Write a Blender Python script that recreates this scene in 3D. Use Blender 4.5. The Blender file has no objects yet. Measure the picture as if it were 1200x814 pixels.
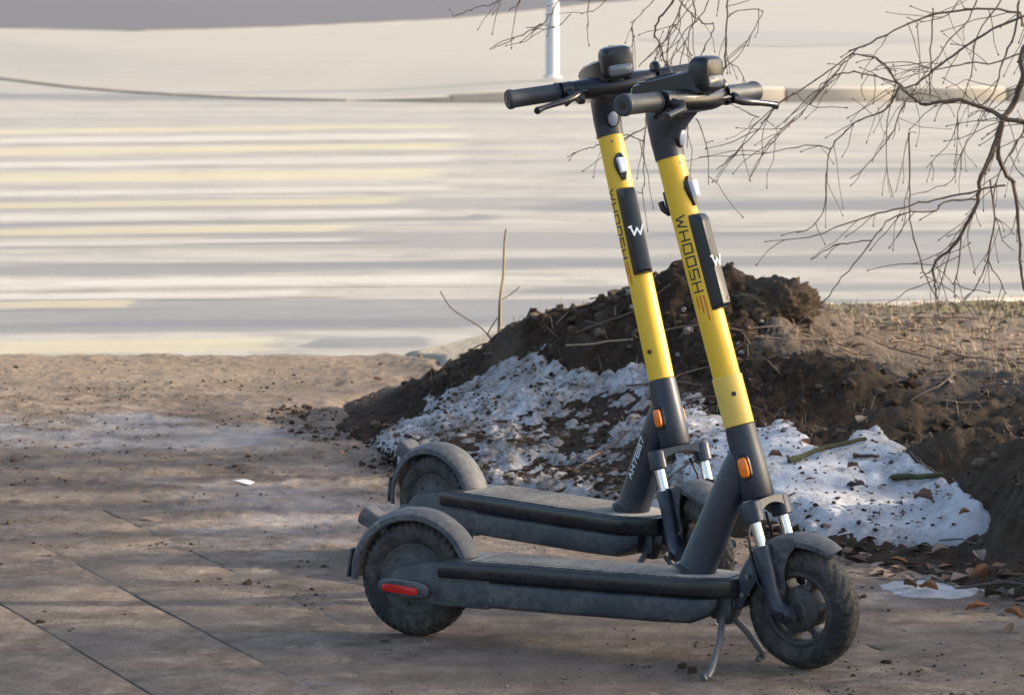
import bpy, bmesh, math, random
import numpy as np
from mathutils import Vector, Matrix
random.seed(7); RNG = np.random.default_rng(11)
sc = bpy.context.scene; COL = sc.collection
R = math.radians; PI = math.pi

# ------------------------------------------------------------------ camera, sky, sun, exposure
CAM_H, PITCH, FPX = 1.4708, R(6.4213), 4289.9
cam_d = bpy.data.cameras.new('camera'); cam = bpy.data.objects.new('camera', cam_d); COL.objects.link(cam)
cam.location = (0, 0, CAM_H); cam.rotation_euler = (PI/2 - PITCH, 0, 0)
cam_d.sensor_width = 36; cam_d.lens = FPX/1200*36; cam_d.clip_start = .1; cam_d.clip_end = 2000
cam_d.dof.use_dof = True; cam_d.dof.focus_distance = 7.75; cam_d.dof.aperture_fstop = 13
sc.camera = cam
SUN_EL, SUN_AZ = R(22), R(5)          # SUN_AZ: measured from +X (picture right) towards +Y (away)
w = bpy.data.worlds.new('World'); sc.world = w; w.use_nodes = True
nt = w.node_tree; sky = nt.nodes.new('ShaderNodeTexSky'); sky.sky_type = 'NISHITA'; sky.sun_disc = False
sky.sun_elevation = SUN_EL; sky.sun_rotation = PI/2 - SUN_AZ; sky.dust_density = 3.2
nt.links.new(sky.outputs[0], nt.nodes['Background'].inputs[0]); nt.nodes['Background'].inputs[1].default_value = .13
sd = bpy.data.lights.new('sun', 'SUN'); sd.energy = 5; sd.angle = R(.55); sd.color = (1, .85, .66)
sun = bpy.data.objects.new('sun', sd); COL.objects.link(sun)
SUNV = Vector((math.cos(SUN_EL)*math.cos(SUN_AZ), math.cos(SUN_EL)*math.sin(SUN_AZ), math.sin(SUN_EL)))
sun.rotation_euler = SUNV.to_track_quat('Z', 'Y').to_euler(); sun.location = (6, 4, 6)
sc.view_settings.view_transform = 'Standard'; sc.view_settings.look = 'None'
sc.view_settings.exposure = 1.38; sc.view_settings.gamma = 1; sc.view_settings.use_curve_mapping = False
sc.cycles.use_denoising = True

# ------------------------------------------------------------------ camera geometry helpers (numbers read off the photograph, 1200 x 814)
def ray(px, py):
    u, v = (px-600)/FPX, (407-py)/FPX; c, s = math.cos(PITCH), math.sin(PITCH)
    return np.array([0, 0, CAM_H]), np.array([u, c+v*s, -s+v*c])
def at_z(px, py, z=0.): o, d = ray(px, py); return o+d*((z-o[2])/d[2])
def at_y(px, py, y): o, d = ray(px, py); return o+d*(y/d[1])
def project(x, y, z):
    c, s = math.cos(PITCH), math.sin(PITCH); q = z-CAM_H
    zc = y*c-q*s; yc = q*c+y*s
    return 600+FPX*x/zc, 407-FPX*yc/zc

# ------------------------------------------------------------------ noise for terrain
def vnoise(x, y, seed=0):
    rs = np.random.default_rng(seed); T = rs.random((256, 256))
    xi = np.floor(x).astype(int); yi = np.floor(y).astype(int); fx = x-xi; fy = y-yi
    fx = fx*fx*(3-2*fx); fy = fy*fy*(3-2*fy)
    g = lambda a, b: T[a & 255, b & 255]
    return (g(xi, yi)*(1-fx)+g(xi+1, yi)*fx)*(1-fy)+(g(xi, yi+1)*(1-fx)+g(xi+1, yi+1)*fx)*fy
def fbm(x, y, sc_=1., oct=4, seed=0, gain=.5):
    s = 0; a = 1; n = 0; c, k = math.cos(.7), math.sin(.7)
    for i in range(oct):
        s = s+a*(vnoise(x*sc_+17.3*i, y*sc_+9.1*i, seed+i)-.5); n += a*.5
        a *= gain; sc_ *= 2.03; x, y = x*c-y*k, x*k+y*c
    return s/n
def inpoly(px, py, poly):
    r = np.zeros(px.shape, bool); n = len(poly)
    for i in range(n):
        x0, y0 = poly[i]; x1, y1 = poly[(i+1) % n]
        c = ((y0 > py) != (y1 > py)) & (px < (x1-x0)*(py-y0)/((y1-y0) if y1 != y0 else 1e-9)+x0)
        r ^= c
    return r
def polydist(px, py, poly):      # signed distance, positive inside
    d = np.full(px.shape, 1e9); n = len(poly)
    for i in range(n):
        x0, y0 = poly[i]; x1, y1 = poly[(i+1) % n]; dx, dy = x1-x0, y1-y0
        t = np.clip(((px-x0)*dx+(py-y0)*dy)/(dx*dx+dy*dy+1e-9), 0, 1)
        d = np.minimum(d, np.hypot(px-x0-t*dx, py-y0-t*dy))
    return np.where(inpoly(px, py, poly), d, -d)
def sstep(a, b, x): t = np.clip((x-a)/(b-a), 0, 1); return t*t*(3-2*t)

# ------------------------------------------------------------------ materials
class NT:
    def __init__(s, name):
        s.m = bpy.data.materials.new(name); s.m.use_nodes = True; s.t = s.m.node_tree
        s.b = s.t.nodes['Principled BSDF']; s.tc = s.t.nodes.new('ShaderNodeTexCoord')
    def n(s, typ, **k):
        nd = s.t.nodes.new(typ)
        for a, b in k.items():
            if a in nd.inputs.keys(): nd.inputs[a].default_value = b
            else: setattr(nd, a, b)
        return nd
    def l(s, a, b): s.t.links.new(a, b)
    def noise(s, scale, detail=5, rough=.6, src='Object', stretch=None):
        nd = s.n('ShaderNodeTexNoise', Scale=scale, Detail=detail, Roughness=rough)
        if stretch:
            mp = s.n('ShaderNodeMapping'); mp.inputs['Scale'].default_value = stretch
            s.l(s.tc.outputs[src], mp.inputs[0]); s.l(mp.outputs[0], nd.inputs['Vector'])
        else: s.l(s.tc.outputs[src], nd.inputs['Vector'])
        return nd.outputs['Fac']
    def ramp(s, fac, stops):
        nd = s.n('ShaderNodeValToRGB'); e = nd.color_ramp.elements
        while len(e) < len(stops): e.new(.5)
        for k, (p, c) in enumerate(stops):
            e[k].position = p; e[k].color = (*c, 1) if len(c) == 3 else c
        s.l(fac, nd.inputs[0]); return nd.outputs[0]
    def mix(s, fac, a, b, mode='MIX'):
        nd = s.n('ShaderNodeMix', data_type='RGBA', blend_type=mode)
        for v, i in ((fac, nd.inputs[0]), (a, nd.inputs[6]), (b, nd.inputs[7])):
            if hasattr(v, 'default_value'): s.l(v, i)
            elif isinstance(v, (int, float)): i.default_value = v
            else: i.default_value = (*v, 1)
        return nd.outputs[2]
    def math(s, op, a, b=0.):
        nd = s.n('ShaderNodeMath', operation=op)
        for v, i in ((a, nd.inputs[0]), (b, nd.inputs[1])):
            if hasattr(v, 'default_value'): s.l(v, i)
            else: i.default_value = v
        return nd.outputs[0]
    def attr(s, name): return s.n('ShaderNodeAttribute', attribute_name=name).outputs['Fac']
    def bump(s, h, strength=.3, dist=.01, prev=None):
        nd = s.n('ShaderNodeBump', Strength=strength, Distance=dist); s.l(h, nd.inputs['Height'])
        if prev: s.l(prev, nd.inputs['Normal'])
        s.l(nd.outputs[0], s.b.inputs['Normal']); return nd.outputs[0]
    def base(s, c):
        if hasattr(c, 'default_value'): s.l(c, s.b.inputs['Base Color'])
        else: s.b.inputs['Base Color'].default_value = (*c, 1)
    def rough(s, r):
        if hasattr(r, 'default_value'): s.l(r, s.b.inputs['Roughness'])
        else: s.b.inputs['Roughness'].default_value = r

def dusty(name, col, dust=(.30, .26, .21), amount=.35, rough=.5, top=.5, spec=.5, metallic=0., scale=9, alt=None, bump=.07, splash=0.):
    """painted plastic or metal with road dust: more on faces that look up, streaked and speckled"""
    t = NT(name); a = t.noise(scale, 6, .65); b = t.noise(scale*9, 4, .7)
    geo = t.n('ShaderNodeNewGeometry'); sp = t.n('ShaderNodeSeparateXYZ'); t.l(geo.outputs['Normal'], sp.inputs[0])
    up = t.math('MULTIPLY', t.math('MAXIMUM', sp.outputs['Z'], 0.), top)
    f = t.math('ADD', t.math('MULTIPLY', t.math('MULTIPLY', a, b), 2.2), up)
    f = t.math('MULTIPLY', t.math('SUBTRACT', f, .42), amount*2)
    if splash:      # dried mud spots and fine scratches
        sp1 = t.ramp(t.noise(48, 3, .6), [(.63, (0, 0, 0)), (.70, (splash,)*3)]); sp2 = t.ramp(t.noise(26, 4, .7, stretch=(.25, 1, 3.5)), [(.64, (0, 0, 0)), (.70, (splash*.5,)*3)])
        f = t.math('ADD', f, t.math('MULTIPLY', t.math('ADD', sp1, sp2), t.ramp(a, [(.40, (.1, .1, .1)), (.62, (1, 1, 1))])))
    cl = t.n('ShaderNodeClamp'); t.l(f, cl.inputs[0]); f = cl.outputs[0]
    c0 = t.mix(t.noise(scale*.6, 3), col, alt or tuple(v*.78 for v in col))
    t.base(t.mix(f, c0, dust)); t.b.inputs['Metallic'].default_value = metallic
    rr = t.n('ShaderNodeMapRange'); t.l(f, rr.inputs[0]); rr.inputs[3].default_value = rough; rr.inputs[4].default_value = .92
    t.rough(rr.outputs[0]); t.b.inputs['Specular IOR Level'].default_value = spec
    if bump > 0: t.bump(b, bump, .002)
    return t.m
def plain(name, col, rough=.5, metallic=0., spec=.5, emit=None):
    t = NT(name); v = t.noise(30, 4); t.base(t.mix(v, tuple(c*.9 for c in col), tuple(min(1, c*1.1) for c in col)))
    t.rough(rough); t.b.inputs['Metallic'].default_value = metallic; t.b.inputs['Specular IOR Level'].default_value = spec
    return t.m

M = {}
M['yellow'] = dusty('yellow_paint', (.82, .535, .026), amount=.09, rough=.34, top=.2, alt=(.76, .47, .02), bump=0, splash=.10)
M['sleeve'] = dusty('yellow_sleeve', (.82, .58, .10), amount=.22, rough=.42, top=.2, scale=14, bump=0, splash=.15)
M['slate'] = dusty('slate_paint', (.017, .026, .046), dust=(.20, .205, .21), amount=.10, rough=.38, top=.3, alt=(.014, .021, .036), bump=.0, splash=.10)
M['fender'] = dusty('fender_plastic', (.028, .038, .056), dust=(.27, .25, .225), amount=.46, rough=.5, top=.42, scale=7, splash=.6)
M['deck'] = dusty('deck_alloy', (.026, .035, .050), dust=(.24, .225, .21), splash=.5, amount=.40, rough=.5, top=.1, scale=8)
M['rail'] = dusty('deck_rail', (.008, .010, .015), dust=(.2, .19, .18), amount=.11, rough=.25, top=.6, scale=11, splash=.2)
M['grip_mat'] = dusty('deck_mat', (.06, .06, .06), dust=(.36, .33, .29), amount=1.0, rough=.8, top=.45, scale=10)
M['black'] = dusty('black_plastic', (.007, .009, .014), dust=(.2, .2, .2), amount=.04, rough=.26, top=.2, bump=0)
M['pad'] = plain('pad_plastic', (.011, .014, .019), .30)
M['grip'] = dusty('grip_rubber', (.030, .038, .050), dust=(.2, .2, .21), amount=.10, rough=.5, top=.2)
M['tyre'] = dusty('tyre_rubber', (.016, .018, .021), dust=(.24, .21, .175), amount=.36, rough=.8, top=.2, scale=5, splash=.3)
M['deck'].node_tree.nodes['Principled BSDF'].inputs['Specular IOR Level'].default_value = .6
M['hub'] = dusty('hub_alloy', (.045, .050, .056), dust=(.20, .18, .16), amount=.4, rough=.6, top=.1, scale=10)
M['rim'] = dusty('rim_alloy', (.022, .025, .030), amount=.25, rough=.5, top=.2, scale=12)
M['chrome'] = plain('chrome_tube', (.78, .80, .82), .22, 1.)
M['steel'] = dusty('dull_steel', (.16, .165, .175), amount=.3, rough=.45, top=.3, metallic=.4)
M['lever'] = dusty('lever_alloy', (.03, .033, .04), amount=.08, rough=.25, top=.2, metallic=.3)
M['orange'] = plain('orange_lens', (.85, .20, .015), .2)
M['red'] = plain('red_lens', (.55, .012, .012), .3)
M['white_lens'] = plain('white_lens', (.72, .76, .84), .15)
M['glass'] = plain('dark_lens', (.09, .12, .15), .08, spec=.8)
M['lamp_lens'] = plain('lamp_lens', (.22, .27, .36), .12, spec=.7)
M['screen'] = plain('display_glass', (.02, .02, .02), .1, spec=.6)
M['green'] = plain('green_reflection', (.02, .16, .11), .25)
M['ink'] = plain('dark_print', (.03, .03, .03), .5)
M['redink'] = plain('red_print', (.62, .05, .02), .45)
M['whiteink'] = plain('white_print', (.70, .78, .86), .5)
M['pole'] = dusty('pole_paint', (.62, .63, .66), dust=(.35, .32, .28), amount=.12, rough=.4)

# ------------------------------------------------------------------ mesh helpers
class MB:
    def __init__(s): s.v = []; s.f = []
    def add(s, vs, fs):
        o = len(s.v); s.v += [tuple(p) for p in vs]; s.f += [tuple(i+o for i in f) for f in fs]; return s
    def loft(s, rings, cap=True):
        n = len(rings[0]); o = len(s.v)
        for r in rings: s.v += [tuple(p) for p in r]
        for i in range(len(rings)-1):
            for j in range(n):
                a, b = o+i*n+j, o+i*n+(j+1) % n; s.f.append((a, b, b+n, a+n))
        if cap:
            s.f.append(tuple(o+j for j in reversed(range(n)))); e = o+(len(rings)-1)*n; s.f.append(tuple(e+j for j in range(n)))
        return s
    def tube(s, pts, rad, n=8, cap=True):
        pts = [Vector(p) for p in pts]; m = len(pts)
        if not hasattr(rad, '__len__'): rad = [rad]*m
        rings = []; up = None
        for i in range(m):
            d = (pts[min(i+1, m-1)]-pts[max(i-1, 0)]).normalized()
            if up is None:
                up = Vector((0, 0, 1)) if abs(d.z) < .9 else Vector((1, 0, 0))
            x = (up-d*up.dot(d)).normalized(); y = d.cross(x); up = x
            rings.append([pts[i]+(x*math.cos(2*PI*k/n)+y*math.sin(2*PI*k/n))*rad[i] for k in range(n)])
        return s.loft(rings, cap)
    def lathe_y(s, prof, n=48, c=(0, 0, 0), a0=0, a1=2*PI, closed=True):
        """profile [(radius, y)] swept round the Y axis through c"""
        rings = []; full = abs(a1-a0-2*PI) < 1e-6; cnt = n if full else n+1
        for k in range(cnt):
            t = a0+(a1-a0)*k/n
            rings.append([(c[0]+r*math.cos(t), c[1]+y, c[2]+r*math.sin(t)) for r, y in prof])
        m = len(prof); o = len(s.v)
        for r in rings: s.v += r
        for k in range(n):
            for j in range(m if closed else m-1):
                a, b = o+k*m+j, o+k*m+(j+1) % m; e = o+((k+1) % cnt)*m
                s.f.append((a, e+j, e+(j+1) % m, b))
        if not full and closed:
            s.f.append(tuple(o+j for j in range(m))); e = o+n*m; s.f.append(tuple(e+j for j in reversed(range(m))))
        return s
    def box(s, c, size, bev=.0, seg=2, rot=None):
        bm = bmesh.new(); bmesh.ops.create_cube(bm, size=1)
        bmesh.ops.scale(bm, vec=size, verts=bm.verts)
        if bev > 0: bmesh.ops.bevel(bm, geom=list(bm.edges), offset=bev, segments=seg, profile=.5, affect='EDGES')
        mt = Matrix.Translation(c) @ (rot.to_4x4() if rot else Matrix())
        bm.verts.index_update(); s.add([mt @ v.co for v in bm.verts], [[v.index for v in f.verts] for f in bm.faces]); bm.free(); return s
    def prism(s, poly, y0, y1, bev=0.):
        """polygon in xz extruded along y"""
        bm = bmesh.new(); vs = [bm.verts.new((x, y0, z)) for x, z in poly]; f = bm.faces.new(vs)
        r = bmesh.ops.extrude_face_region(bm, geom=[f])
        bmesh.ops.translate(bm, vec=(0, y1-y0, 0), verts=[v for v in r['geom'] if isinstance(v, bmesh.types.BMVert)])
        bmesh.ops.recalc_face_normals(bm, faces=bm.faces)
        if bev: bmesh.ops.bevel(bm, geom=list(bm.edges), offset=bev, segments=2, profile=.5, affect='EDGES')
        bm.verts.index_update(); s.add([v.co for v in bm.verts], [[v.index for v in f.verts] for f in bm.faces]); bm.free(); return s
    def xf(s, mt): s.v = [tuple(mt @ Vector(p)) for p in s.v]; return s
    def mesh(s, name, mat, smooth=True, angle=38):
        me = bpy.data.meshes.new(name); me.from_pydata(s.v, [], s.f); me.update()
        bm = bmesh.new(); bm.from_mesh(me); bmesh.ops.recalc_face_normals(bm, faces=bm.faces); bm.to_mesh(me); bm.free()
        if mat: me.materials.append(mat)
        if smooth: me.shade_smooth(); me.set_sharp_from_angle(angle=R(angle))
        return me
    def build(s, name, mat, parent=None, **k): return link(name, s.mesh(name, mat, **k), parent)
def link(name, me, parent=None):
    o = bpy.data.objects.new(name, me); COL.objects.link(o)
    if parent: o.parent = parent
    return o
def tag(o, label=None, cat=None, group=None, kind=None):
    for k, v in (('label', label), ('category', cat), ('group', group), ('kind', kind)):
        if v: o[k] = v
    return o
def empty(name, loc, rot=(0, 0, 0)):
    o = bpy.data.objects.new(name, None); COL.objects.link(o); o.location = loc; o.rotation_euler = rot; o.empty_display_size = .1; return o
def ell(c, ax, ay, rx, ry, n=20, p=2.0):
    c, ax, ay = Vector(c), Vector(ax), Vector(ay); out = []
    for k in range(n):
        t = 2*PI*k/n; cx, cy = math.cos(t), math.sin(t)
        out.append(c+ax*rx*math.copysign(abs(cx)**(2/p), cx)+ay*ry*math.copysign(abs(cy)**(2/p), cy))
    return out
def grid_mesh(name, X, Y, Z, mat, keep=None, attrs=None, smooth=True):
    ny, nx = X.shape; idx = np.arange(nx*ny).reshape(ny, nx)
    q = np.stack([idx[:-1, :-1], idx[:-1, 1:], idx[1:, 1:], idx[1:, :-1]], -1).reshape(-1, 4)
    co = np.stack([X, Y, Z], -1).reshape(-1, 3)
    if keep is not None:
        k = keep.reshape(-1); q = q[k[q].all(1)]; used = np.unique(q); mp = np.zeros(nx*ny, int); mp[used] = np.arange(len(used)); q = mp[q]; co = co[used]
    else: used = slice(None)
    me = bpy.data.meshes.new(name); me.vertices.add(len(co)); me.vertices.foreach_set('co', co.astype(np.float32).ravel())
    me.loops.add(len(q)*4); me.loops.foreach_set('vertex_index', q.astype(np.int32).ravel())
    me.polygons.add(len(q)); me.polygons.foreach_set('loop_start', (np.arange(len(q))*4).astype(np.int32)); me.update(calc_edges=True); me.validate()
    for an, arr in (attrs or {}).items():
        at = me.attributes.new(an, 'FLOAT', 'POINT'); at.data.foreach_set('value', arr.reshape(-1)[used].astype(np.float32))
    me.materials.append(mat)
    if smooth: me.shade_smooth()
    return me

# ================================================================== THE SETTING
# ---- ground materials
def mat_dirt():
    t = NT('trodden_dirt'); big = t.noise(1.3, 5, .6); med = t.noise(9, 6, .7); fine = t.noise(70, 5, .75)
    c = t.ramp(med, [(.32, (.090, .066, .050)), (.5, (.196, .151, .118)), (.68, (.35, .280, .222))])
    c = t.mix(t.ramp(big, [(.4, (0, 0, 0)), (.65, (1, 1, 1))]), c, t.mix(med, (.12, .092, .072), (.28, .220, .170)), 'MIX')
    c = t.mix(t.ramp(fine, [(.30, (1, 1, 1)), (.42, (0, 0, 0))]), c, (.075, .055, .042))
    c = t.mix(t.ramp(fine, [(.62, (0, 0, 0)), (.78, (.7, .7, .7))]), c, (.42, .36, .30))
    c = t.mix(t.attr('pale'), c, t.mix(med, t.mix(fine, (.22, .195, .185), (.36, .33, .32)), (.32, .31, .315)))
    c = t.mix(t.math('MULTIPLY', t.attr('dark'), t.ramp(fine, [(.35, (1, 1, 1)), (.7, (.35, .35, .35))])), c, t.mix(fine, (.05, .037, .028), (.13, .097, .072)))
    c = t.mix(t.attr('dusty'), c, t.mix(fine, (.10, .078, .058), (.27, .215, .165)))
    g2 = t.noise(190, 4, .8); c = t.mix(t.ramp(g2, [(.30, (.8, .8, .8)), (.44, (0, 0, 0))]), c, (.055, .042, .032)); c = t.mix(t.ramp(g2, [(.62, (0, 0, 0)), (.74, (.7, .7, .7))]), c, (.44, .37, .29))
    t.base(c); t.rough(.93); t.b.inputs['Specular IOR Level'].default_value = .25
    n = t.bump(fine, .75, .008); n = t.bump(g2, .5, .003, n); t.bump(med, .5, .016, n); return t.m
def mat_soil():
    t = NT('dark_soil'); a = t.noise(6, 6, .7); b = t.noise(38, 6, .75); d = t.noise(120, 4, .7)
    c = t.ramp(b, [(.28, (.011, .007, .0045)), (.5, (.038, .024, .015)), (.72, (.095, .060, .037))])
    c = t.mix(t.ramp(a, [(.45, (0, 0, 0)), (.7, (.7, .7, .7))]), c, (.075, .052, .036))
    c = t.mix(t.ramp(d, [(.70, (0, 0, 0)), (.76, (.8, .8, .8))]), c, (.24, .21, .18))
    c = t.mix(t.attr('dry'), c, t.mix(b, (.15, .11, .075), (.34, .265, .19)))
    c = t.mix(t.attr('pale'), c, t.mix(b, (.46, .385, .28), (.60, .52, .40)))
    t.base(c); t.rough(.95); t.b.inputs['Specular IOR Level'].default_value = .2
    n = t.bump(b, .8, .02); t.bump(d, .5, .006, n); return t.m
def mat_snow():
    t = NT('old_snow'); a = t.noise(16, 6, .7); b = t.noise(85, 5, .7)
    c = t.mix(a, (.46, .465, .485), (.68, .69, .71))
    c = t.mix(t.attr('grey'), c, t.mix(a, (.17, .155, .145), (.44, .43, .43)))
    c = t.mix(t.ramp(b, [(.28, (1, 1, 1)), (.38, (0, 0, 0))]), c, (.13, .10, .08))
    c = t.mix(t.math('MULTIPLY', t.attr('grime'), t.ramp(t.math('ADD', t.math('MULTIPLY', a, .6), t.math('MULTIPLY', b, .4)), [(.42, (1, 1, 1)), (.56, (0, 0, 0))])), c, t.mix(b, (.07, .052, .04), (.24, .20, .165)))
    t.base(c); t.rough(.75)
    n = t.bump(b, .5, .008); t.bump(a, .5, .02, n); return t.m
def road_colour(t):
    g = t.n('ShaderNodeNewGeometry').outputs['Position']
    def nz(scale, detail, rough, st, rz=0.):
        mp = t.n('ShaderNodeMapping'); mp.vector_type = 'TEXTURE' if False else 'POINT'; mp.inputs['Rotation'].default_value = (0, 0, rz); mp.inputs['Scale'].default_value = st; t.l(g, mp.inputs[0])
        nd = t.n('ShaderNodeTexNoise', Scale=scale, Detail=detail, Roughness=rough); t.l(mp.outputs[0], nd.inputs['Vector']); return nd.outputs['Fac']
    b = nz(1.2, 7, .75, (.20, 1.2, 1), -.20); d = nz(40, 4, .8, (1, 1, 1)); e = nz(2.0, 6, .75, (.3, 1.6, 1), -.20); k = nz(.62, 3, .55, (.045, 1.5, 1), -.26); m = nz(5, 6, .75, (.6, 1, 1)); q = nz(2.6, 6, .7, (.7, 1, 1))
    c = t.ramp(b, [(.3, (.20, .19, .172)), (.5, (.30, .283, .248)), (.7, (.37, .348, .298))])
    sp = t.n('ShaderNodeSeparateXYZ'); t.l(g, sp.inputs[0]); near = t.n('ShaderNodeMapRange'); t.l(sp.outputs['Y'], near.inputs[0]); near.inputs[1].default_value = 27; near.inputs[2].default_value = 15; near.inputs[3].default_value = .25
    trk = t.ramp(t.math('ADD', t.math('MULTIPLY', k, .8), t.math('MULTIPLY', b, .2)), [(.50, (0, 0, 0)), (.545, (1, 1, 1))])
    c = t.mix(t.math('MULTIPLY', t.math('MULTIPLY', trk, near.outputs[0]), .85), c, t.mix(m, (.105, .108, .118), (.185, .184, .185)))
    c = t.mix(t.ramp(q, [(.38, (.75, .75, .75)), (.50, (0, 0, 0))]), c, t.mix(m, (.155, .15, .14), (.25, .238, .21)))
    c = t.mix(t.ramp(m, [(.62, (0, 0, 0)), (.72, (.6, .6, .6))]), c, (.40, .375, .32))
    c = t.mix(t.ramp(d, [(.3, (.5, .5, .5)), (.5, (0, 0, 0))]), c, (.14, .135, .125))
    return c, b, d, e
def mat_road():
    t = NT('worn_asphalt'); c, b, d, e = road_colour(t); t.base(c); t.rough(.62); t.bump(d, .25, .004); return t.m
def mat_paint(name, c1, wear, strength):
    """thin road paint worn off in streaks and away at the edges of each bar, where the asphalt shows"""
    t = NT(name); c, b, d, e = road_colour(t)
    ed = t.attr('edge')
    f = t.math('ADD', t.math('MULTIPLY', e, .7), t.math('MULTIPLY', d, .3))
    f = t.math('ADD', f, t.math('MULTIPLY', ed, .35))
    f = t.ramp(f, [(wear+.02, (0, 0, 0)), (wear+.16, (strength,)*3)])
    t.base(t.mix(f, c, c1)); t.rough(.62); t.bump(d, .25, .004); return t.m
def mat_pave(name, c1, c2, sc_=3):
    t = NT(name); a = t.noise(sc_, 5, .65, stretch=(.3, 1, 1)); d = t.noise(30, 4, .7)
    c = t.mix(a, c1, c2); c = t.mix(t.ramp(d, [(.3, (.35, .35, .35)), (.5, (0, 0, 0))]), c, tuple(v*.5 for v in c1))
    t.base(c); t.rough(.85); t.bump(d, .2, .004); return t.m
def mat_concrete(name, c):
    t = NT(name); a = t.noise(7, 6, .65); d = t.noise(60, 4, .7)
    cc = t.mix(a, tuple(v*.72 for v in c), c); cc = t.mix(t.ramp(d, [(.3, (.5, .5, .5)), (.45, (0, 0, 0))]), cc, tuple(v*.45 for v in c))
    t.base(cc); t.rough(.88); t.bump(d, .3, .004); return t.m
M['dirt'] = mat_dirt(); M['soil'] = mat_soil(); M['snow'] = mat_snow(); M['road'] = mat_road()
M['kerb'] = mat_concrete('kerb_concrete', (.55, .475, .375)); M['slab'] = M['dirt']; M['kerb_low'] = mat_concrete('dirty_low_kerb', (.21, .185, .155))
M['far_pave'] = mat_pave('dusty_pavement', (.215, .208, .190), (.31, .298, .27)); M['far_dark'] = mat_pave('dark_grey_surface', (.060, .062, .075), (.085, .087, .10), 1)
M['yellow_line'] = mat_paint('yellow_road_paint', (.43, .375, .215), .60, .50)
M['streak'] = mat_paint('grey_streak', (.118, .119, .126), .51, .7); M['white_line'] = mat_paint('white_road_paint', (.46, .445, .40), .64, .42)

def sheet(name, poly, z, mat, kind='structure', parent=None):
    m = MB(); m.add([(x, y, z) for x, y in poly], [tuple(range(len(poly)))]); o = m.build(name, mat, parent, smooth=False)
    if kind and not parent: o['kind'] = kind
    return o
# ground far and wide, road, far pavement
tag(sheet('ground', [(-260, -40), (260, -40), (260, 420), (-260, 420)], -.018, M['dirt']), 'bare dirt ground under and around everything')
road = tag(sheet('road', [(-120, 12.6), (120, 12.6), (120, 33.2), (-.4, 33.2), (-3.36, 35), (-6, 40), (-10, 50), (-120, 50)], -.012, M['road']), 'dusty sunlit asphalt road with worn zebra crossing')
# far pavement, kerb-high
fp_edge = [(-70, 50.5), (-14, 49.8), (-9.2, 45.5), (-5.3, 37.95), (-4.4, 35.9), (-3.36, 34.25), (-2.2, 33.2), (-.4, 32.62), (5.2, 32.95), (80, 32.95)]
def fp_z(x): return -.004+.110*float(sstep(-1.6, .6, np.array(x)))
outer = [(-70, 54, .13), (-18.5, 54, .13), (-7.3, 53.4, .13), (-5.4, 51.6, .13), (-3.7, 53.0, .13), (-.95, 58.9, .13), (.65, 67.0, .13), (1.9, 74, .13), (6, 90, .13), (80, 300, .13)]
def dense(p, n): 
    p = np.array([q[:2] for q in p], float); u = np.linspace(0, len(p)-1, n); return np.stack([np.interp(u, np.arange(len(p)), p[:, k]) for k in (0, 1)], 1)
di, do = dense(fp_edge, 161)+np.array([0, .17]), dense(outer, 161); tv = np.concatenate([[0, 0], np.linspace(0, 1, 41)[1:]**2])[:, None]
FX = di[None, :, 0]*(1-tv)+do[None, :, 0]*tv; FY = di[None, :, 1]*(1-tv)+do[None, :, 1]*tv
zi = np.array([fp_z(x) for x in di[:, 0]])[None, :]; FZ = zi+(.13-zi)*sstep(0, 7, FY-di[None, :, 1]); FZ[0] = -.06
fpo = link('far_pavement', grid_mesh('far_pavement', FX, FY, FZ, M['far_pave'])); fpo.data.set_sharp_from_angle(angle=R(50))
tag(fpo, 'wide sandy pavement across the road', kind='structure')
# far kerb stones
def resample(pts, step):
    pts = [np.array(p, float) for p in pts]; out = [pts[0]]; carry = 0
    for a, b in zip(pts, pts[1:]):
        L = np.linalg.norm(b-a); d = step-carry
        while d <= L: out.append(a+(b-a)*d/L); d += step
        carry = L-(d-step)
    return out
kerb = empty('kerb', (-.4, 32.6, 0)); tag(kerb, 'pale concrete kerb along the far pavement', kind='structure')
st = resample([(-9.2, 45.5), (-5.3, 37.95), (-4.4, 35.9), (-3.36, 34.25), (-2.2, 33.2), (-.4, 32.62), (5.2, 32.95), (14, 32.95)], 1.0)
cache = {}
for a, b in zip(st, st[1:]):
    h = fp_z((a[0]+b[0])/2)+.006; key = round(h, 2)
    km = M['kerb'] if h > .012 else M['kerb_low']
    if key not in cache:
        cache[key] = MB().box((0, 0, h/2-.05), (.988, .18, h+.1), .012, 2).mesh('kerb_stone', km)
    o = link('kerb_stone', cache[key], kerb); mid = (a+b)/2; ang = math.atan2(b[1]-a[1], b[0]-a[0])
    nx, ny = -math.sin(ang), math.cos(ang)
    o.location = (mid[0]+.4+nx*.09, mid[1]-32.6+ny*.09, 0); o.rotation_euler = (0, -math.atan2(fp_z(b[0])-fp_z(a[0]), 1.0), ang+random.uniform(-.004, .004))
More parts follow.
